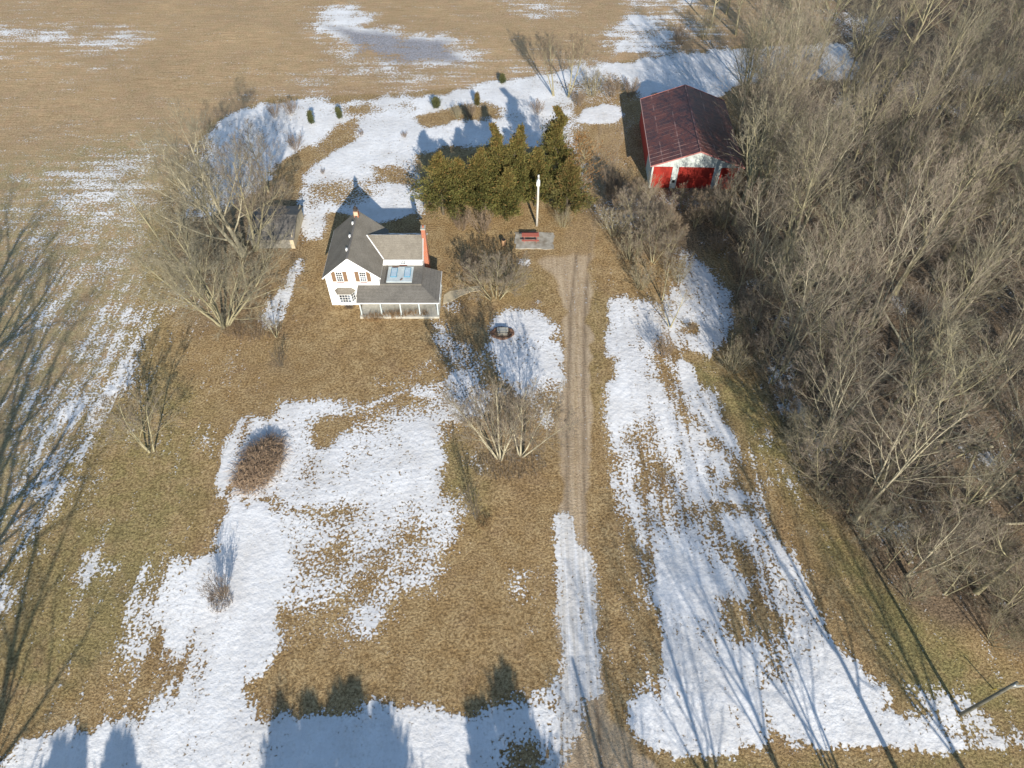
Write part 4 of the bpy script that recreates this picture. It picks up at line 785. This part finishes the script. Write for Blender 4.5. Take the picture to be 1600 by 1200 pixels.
# chimneys
b = B(); b.box(-10.72, -10.2, 66.95, 67.95, -.2, 4.2); b.box(-10.7, -10.22, 67.1, 67.8, 4.2, 7.25); b.add([(-10.72, 66.95, 4.2), (-10.72, 67.95, 4.2), (-10.2, 67.95, 4.2), (-10.2, 66.95, 4.2), (-10.7, 67.1, 4.5), (-10.7, 67.8, 4.5), (-10.22, 67.8, 4.5), (-10.22, 67.1, 4.5)], [(0, 1, 5, 4), (1, 2, 6, 5), (2, 3, 7, 6), (3, 0, 4, 7)])
ch = b.build('chimney', M['brick'], house); b = B(); b.box(-10.75, -10.17, 67.05, 67.85, 7.25, 7.36); b.build('chimney_cap', M['concrete'], ch); b = B(); b.tube([(-10.46, 67.45, 7.36), (-10.46, 67.45, 7.6)], .12, 8); b.build('flue', M['brick'], ch)
b = B(); b.box(xm-.28, xm+.28, 69.55, 70.05, 6.9, 8.0); ch = b.build('chimney', M['brick'], house); b = B(); b.box(xm-.24, xm+.24, 69.5, 69.56, 7.45, 7.95); b.build('lime_stain', M['tan_stone'], ch)
b = B(); b.box(xm-.24, xm+.24, 69.6, 70., 8.0, 8.35); b.tube([(xm, 69.8, 8.35), (xm, 69.8, 8.62)], .13, 8); b.build('chimney_top', M['soot'], ch)
# ------------------------------------------------------------------ barn
BO = (25.75, 94., 0)
barn = empty('barn', BO, 'long barn with rusty red metal roof, pale front boards and three red doors', 'barn', rz=R(-2))
def BB(): return MB((0, 0, 0))
w2, d2, be, br_ = 6.05, 8.4, 3.95, 6.2
b = BB(); b.box(-w2, -w2+.2, -3.6, d2, -.2, be); b.box(w2-.2, w2, -d2, d2, -.2, be); b.prism([(-w2, d2, -.2), (w2, d2, -.2), (w2, d2, be), (0, d2, br_), (-w2, d2, be)], (0, -.2, 0)); b.build('side_wall', M['barn_red'], barn)
b = BB(); b.prism([(-w2, -d2+.2, 3.45), (w2, -d2+.2, 3.45), (w2, -d2+.2, be), (0, -d2+.2, br_), (-w2, -d2+.2, be)], (0, -.2, 0))
for x0, x1 in ((-w2, -w2+.22), (-3.2, -2.35), (2.55, 3.45), (5.8, w2)): b.box(x0, x1, -d2, -d2+.2, -.2, 3.45)
b.build('front_wall', M['barn_white'], barn)
b = BB(); b.box(-w2-.01, -w2+.19, -d2+.2, -3.6, -.2, be); b.build('side_panel', M['barn_white'], barn)
for x0, x1, cat in ((-w2+.22, -3.2, ''), (-2.35, 2.55, ''), (3.45, 5.8, '')):
    b = BB(); b.box(x0, x1, -d2+.07, -d2+.17, 0, 3.45); d_ = b.build('door', M['door_red'], barn)
    b = BB(); b.box(x0+.02, x1-.02, -d2+.03, -d2+.07, 1.68, 1.76); b.build('door_rail', M['door_red'], d_)
b = BB(); b.box(-2.95, -2.6, -d2-.1, -d2, .95, 1.35); b.build('wall_box', M['dark'], barn)
b = BB(); k = (br_-be)/w2; oh = .35; yy0, yy1 = -d2-.65, d2+.35
b.slab([(-w2-oh, yy0, be-oh*k+.12), (0, yy0, br_+.12), (0, yy1, br_+.12), (-w2-oh, yy1, be-oh*k+.12)], .1)
b.slab([(w2+oh, yy0, be-oh*k+.12), (0, yy0, br_+.12), (0, yy1, br_+.12), (w2+oh, yy1, be-oh*k+.12)], .1)
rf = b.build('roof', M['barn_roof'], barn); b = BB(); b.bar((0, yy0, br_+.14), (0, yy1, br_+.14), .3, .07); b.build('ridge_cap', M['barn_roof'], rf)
pk = simple('pink_trim', (.40, .17, .15))
for yy, dz in ((yy0-.03, .04), (yy1+.03, .08)):
    b = BB()
    for s_ in (-1, 1): b.bar((s_*(w2+oh), yy, be-oh*k+dz), (0, yy, br_+dz), .05, .18)
    b.build('rake_trim', pk, rf)
b = BB(); b.bar((-w2-oh-.03, yy0, be-oh*k+.06), (-w2-oh-.03, yy1, be-oh*k+.06), .06, .16); b.build('eave_trim', simple('pale_trim', (.5, .33, .3)), rf)
# ------------------------------------------------------------------ shed
shed = empty('shed', (-31, 75.6, 0), 'low grey weathered shed with dark shingle roof behind the bare trees', 'shed', rz=R(1))
b = BB(); b.box(-2.7, 2.75, -3.1, 3.2, -.2, 1.75); b.build('wall', M['grey_boards'], shed)
b = BB(); b.box(2.75, 2.83, -3.15, 3.2, -.2, 2.2); b.prism([(2.76, -3.1, 1.7), (2.76, .1, 2.75), (2.76, 3.3, 1.7)], (.06, 0, 0)); b.build('end_wall', M['tan_stone'], shed)
b = BB(); b.slab([(-3., -3.5, 1.72), (3.05, -3.5, 1.72), (3.05, .1, 2.9), (-3., .1, 2.9)], .1); b.slab([(-3., 3.6, 1.72), (3.05, 3.6, 1.72), (3.05, .1, 2.9), (-3., .1, 2.9)], .1); b.build('roof', M['shed_roof'], shed)
b = BB(); b.box(1.2, 2.0, -3.16, -3.1, 0, 1.6); b.build('door', M['grey_boards'], shed)
b = BB(); b.box(2.35, 2.83, -3.2, -3.1, -.1, 1.7); b.build('corner_board', M['tan_stone'], shed)
# ------------------------------------------------------------------ small things
z0 = gz(2.9, 74)
b = MB((2.95, 74.1, z0)); rp = random.Random(90); pe_ = []
for (xa, ya), (xb, yb) in zip([(.45, 72.5), (5.45, 72.4), (5.5, 75.8), (.35, 75.85)], [(5.45, 72.4), (5.5, 75.8), (.35, 75.85), (.45, 72.5)]):
    for i in range(9): t_ = i/9; pe_.append((xa+(xb-xa)*t_+rp.gauss(0, .07), ya+(yb-ya)*t_+rp.gauss(0, .07), z0+.09))
b.slab(pe_, .2); o_ = b.build('concrete_pad', simple('stained_concrete_pad', (.42, .40, .35), (.20, .17, .13), 1.1, .9, bump=.4), bevel=.02); tag(o_, 'grey concrete pad under the red picnic table', 'concrete pad')
tb = empty('picnic_table', (2.4, 74.3, z0+.09), 'faded red wooden picnic table on the concrete pad', 'picnic table')
b = BB()
for i in range(5): b.box(-1.12, 1.12, -.38+i*.155, -.38+i*.155+.14, .72, .76)
b.build('table_top', M['red_wood'], tb)
for s_ in (-1, 1):
    b = BB(); b.box(-1.12, 1.12, s_*.78-.13, s_*.78+.0, .43, .47); b.box(-1.12, 1.12, s_*.78+.015, s_*.78+.145, .43, .47); b.build('bench', M['red_wood'], tb)
for x_ in (-.8, .8):
    b = BB(); b.bar((x_, -.62, 0), (x_, -.2, .72), .05, .09); b.bar((x_, .62, 0), (x_, .2, .72), .05, .09); b.bar((x_, -.85, .39), (x_, .85, .39), .05, .09); b.build('leg', M['red_wood'], tb)
lx, ly = unp(838.7, 352.5)
lp = empty('lamp_pole', (lx, ly, gz(lx, ly)), 'white weathered wooden yard lamp pole in front of the cedars', 'lamp pole')
b = BB(); b.tube([(0, 0, -.2), (.03, 0, 4), (.02, 0, 7.9)], [.17, .15, .12], 10); b.build('pole', M['pole_pale'], lp, True)
b = BB(); b.box(-.22, .22, -.4, -.12, 6.5, 7.3); b.build('junction_box', M['white'], lp, bevel=.03)
b = BB(); b.tube([(0, -.1, 7.6), (0, -.5, 7.8), (0, -.8, 7.75)], .035, 6); la = b.build('lamp_arm', M['metal'], lp); b = BB(); b.tube([(0, -.8, 7.8), (0, -.8, 7.65), (0, -.8, 7.45)], [.08, .17, .22], 10); b.build('lamp_head', M['insul'], la)
wx, wy = unp(785, 521)
wl = empty('well', (wx, wy, gz(wx, wy)), 'old boxed well with grey lid in a ring of stones on the snow', 'well')
r_ = random.Random(80); b = BB()
for i in range(30):
    a_ = i/30*6.283; c_x, c_y = 1.25*math.cos(a_), .85*math.sin(a_); s_ = r_.uniform(.10, .16)
    b.tube([(c_x, c_y, -.1), (c_x, c_y, s_*.8), (c_x, c_y, s_*1.4)], [s_*1.4, s_*1.3, s_*.7], 7)
b.build('stone_ring', M['rust'], wl); b = BB(); b.box(-.55, .6, -.42, .32, -.1, .5); b.build('box', M['grey_boards'], wl, bevel=.02)
b = BB()
for i in range(4): b.box(-.62, .68, -.2+i*.16, -.055+i*.16, .5, .56)
b.build('lid', M['concrete'], wl); b = BB(); b.tube([(0, 0, -.08), (0, 0, .04)], [1.15, 1.05], 20); b.build('bed', M['rust'], wl)
tuft(785, 524, 'dry brown growth inside the well ring', 160, .95, .35, 81, 'twig_brown', ry=.6)
sx, sy = unp(787, 382); b = MB((sx, sy, gz(sx, sy))); g0 = gz(sx, sy)
stp = empty('barrel', (sx, sy, g0), 'small rusty burn barrel with dark mouth left of the picnic table', 'barrel')
b = BB(); b.tube([(0, 0, -.05), (0, 0, .28), (0, 0, .3), (0, 0, .6), (0, 0, .62), (0, 0, .86)], [.29, .29, .31, .29, .31, .29], 14); b.build('body', simple('tan_rusty_barrel', (.42, .27, .15), (.25, .14, .08), 4), stp)
b = BB(); b.tube([(0, 0, .862), (0, 0, .868)], .26, 14); b.build('mouth', M['dark'], stp)
wk = [(-8.35, 63.8), (-8.35, 62.1), (-7.4, 62.6), (-6.2, 63.6), (-5., 64.3), (-3.9, 64.5), (-3.9, 65.5), (-5.2, 65.2), (-6.6, 64.7), (-7.6, 64.5)]
b = MB((-6.2, 64, 0)); g0 = max(gz(x, y) for x, y in wk); b.slab([(x, y, g0+.03) for x, y in wk], .2); o_ = b.build('walkway', M['tan_stone'], bevel=.03); o_['kind'] = 'structure'
# utility pole at lower right with its shadow-casting neighbour guard
ux, uy = unp(1501, 1117)
up_ = empty('utility_pole', (ux, uy, gz(ux, uy)), 'dark wooden utility pole with crossarm at the lower right corner', 'utility pole')
b = BB(); b.tube([(0, 0, -.3), (.02, 0, 4), (0, 0, 8.1)], [.16, .14, .11], 10); b.build('pole', M['pole_dark'], up_, True)
b = BB(); b.bar((-.2, -.12, 7.75), (2.0, -.12, 7.65), .1, .12); ca = b.build('crossarm', M['crossarm'], up_)
for x_ in (-.1, .9, 1.8): b = BB(); b.tube([(x_, -.12, 7.78), (x_, -.12, 7.9), (x_, -.12, 7.98)], [.05, .07, .03], 8); b.build('insulator', M['insul'], ca)
b = BB(); b.bar((.05, -.1, 7.1), (.8, -.1, 7.65), .04, .06); b.build('brace', M['crossarm'], up_)
gx, gy = unp(1553, 1077); o_ = empty('guy_wire', (gx, gy, gz(gx, gy)), 'yellow guarded guy wire anchored right of the utility pole', 'guy wire')
b = BB(); b.tube([(0, 0, 0), (ux-gx, uy-gy, 7.2)], .014, 5); b.build('wire', M['metal'], o_); b = BB(); d_ = Vector((ux-gx, uy-gy, 7.2)).normalized(); b.tube([d_*0, d_*1.6], .045, 7); b.build('guard', M['yellow'], o_)
px_, py_ = caster(895, 1030, 9)
o_ = empty('utility_pole', (px_, py_, 0), 'wooden utility pole across the road below the picture, shadow on the drive', 'utility pole'); b = BB(); b.tube([(0, 0, -.3), (0, 0, 9)], [.17, .12], 9); b.build('pole', M['pole_dark'], o_)
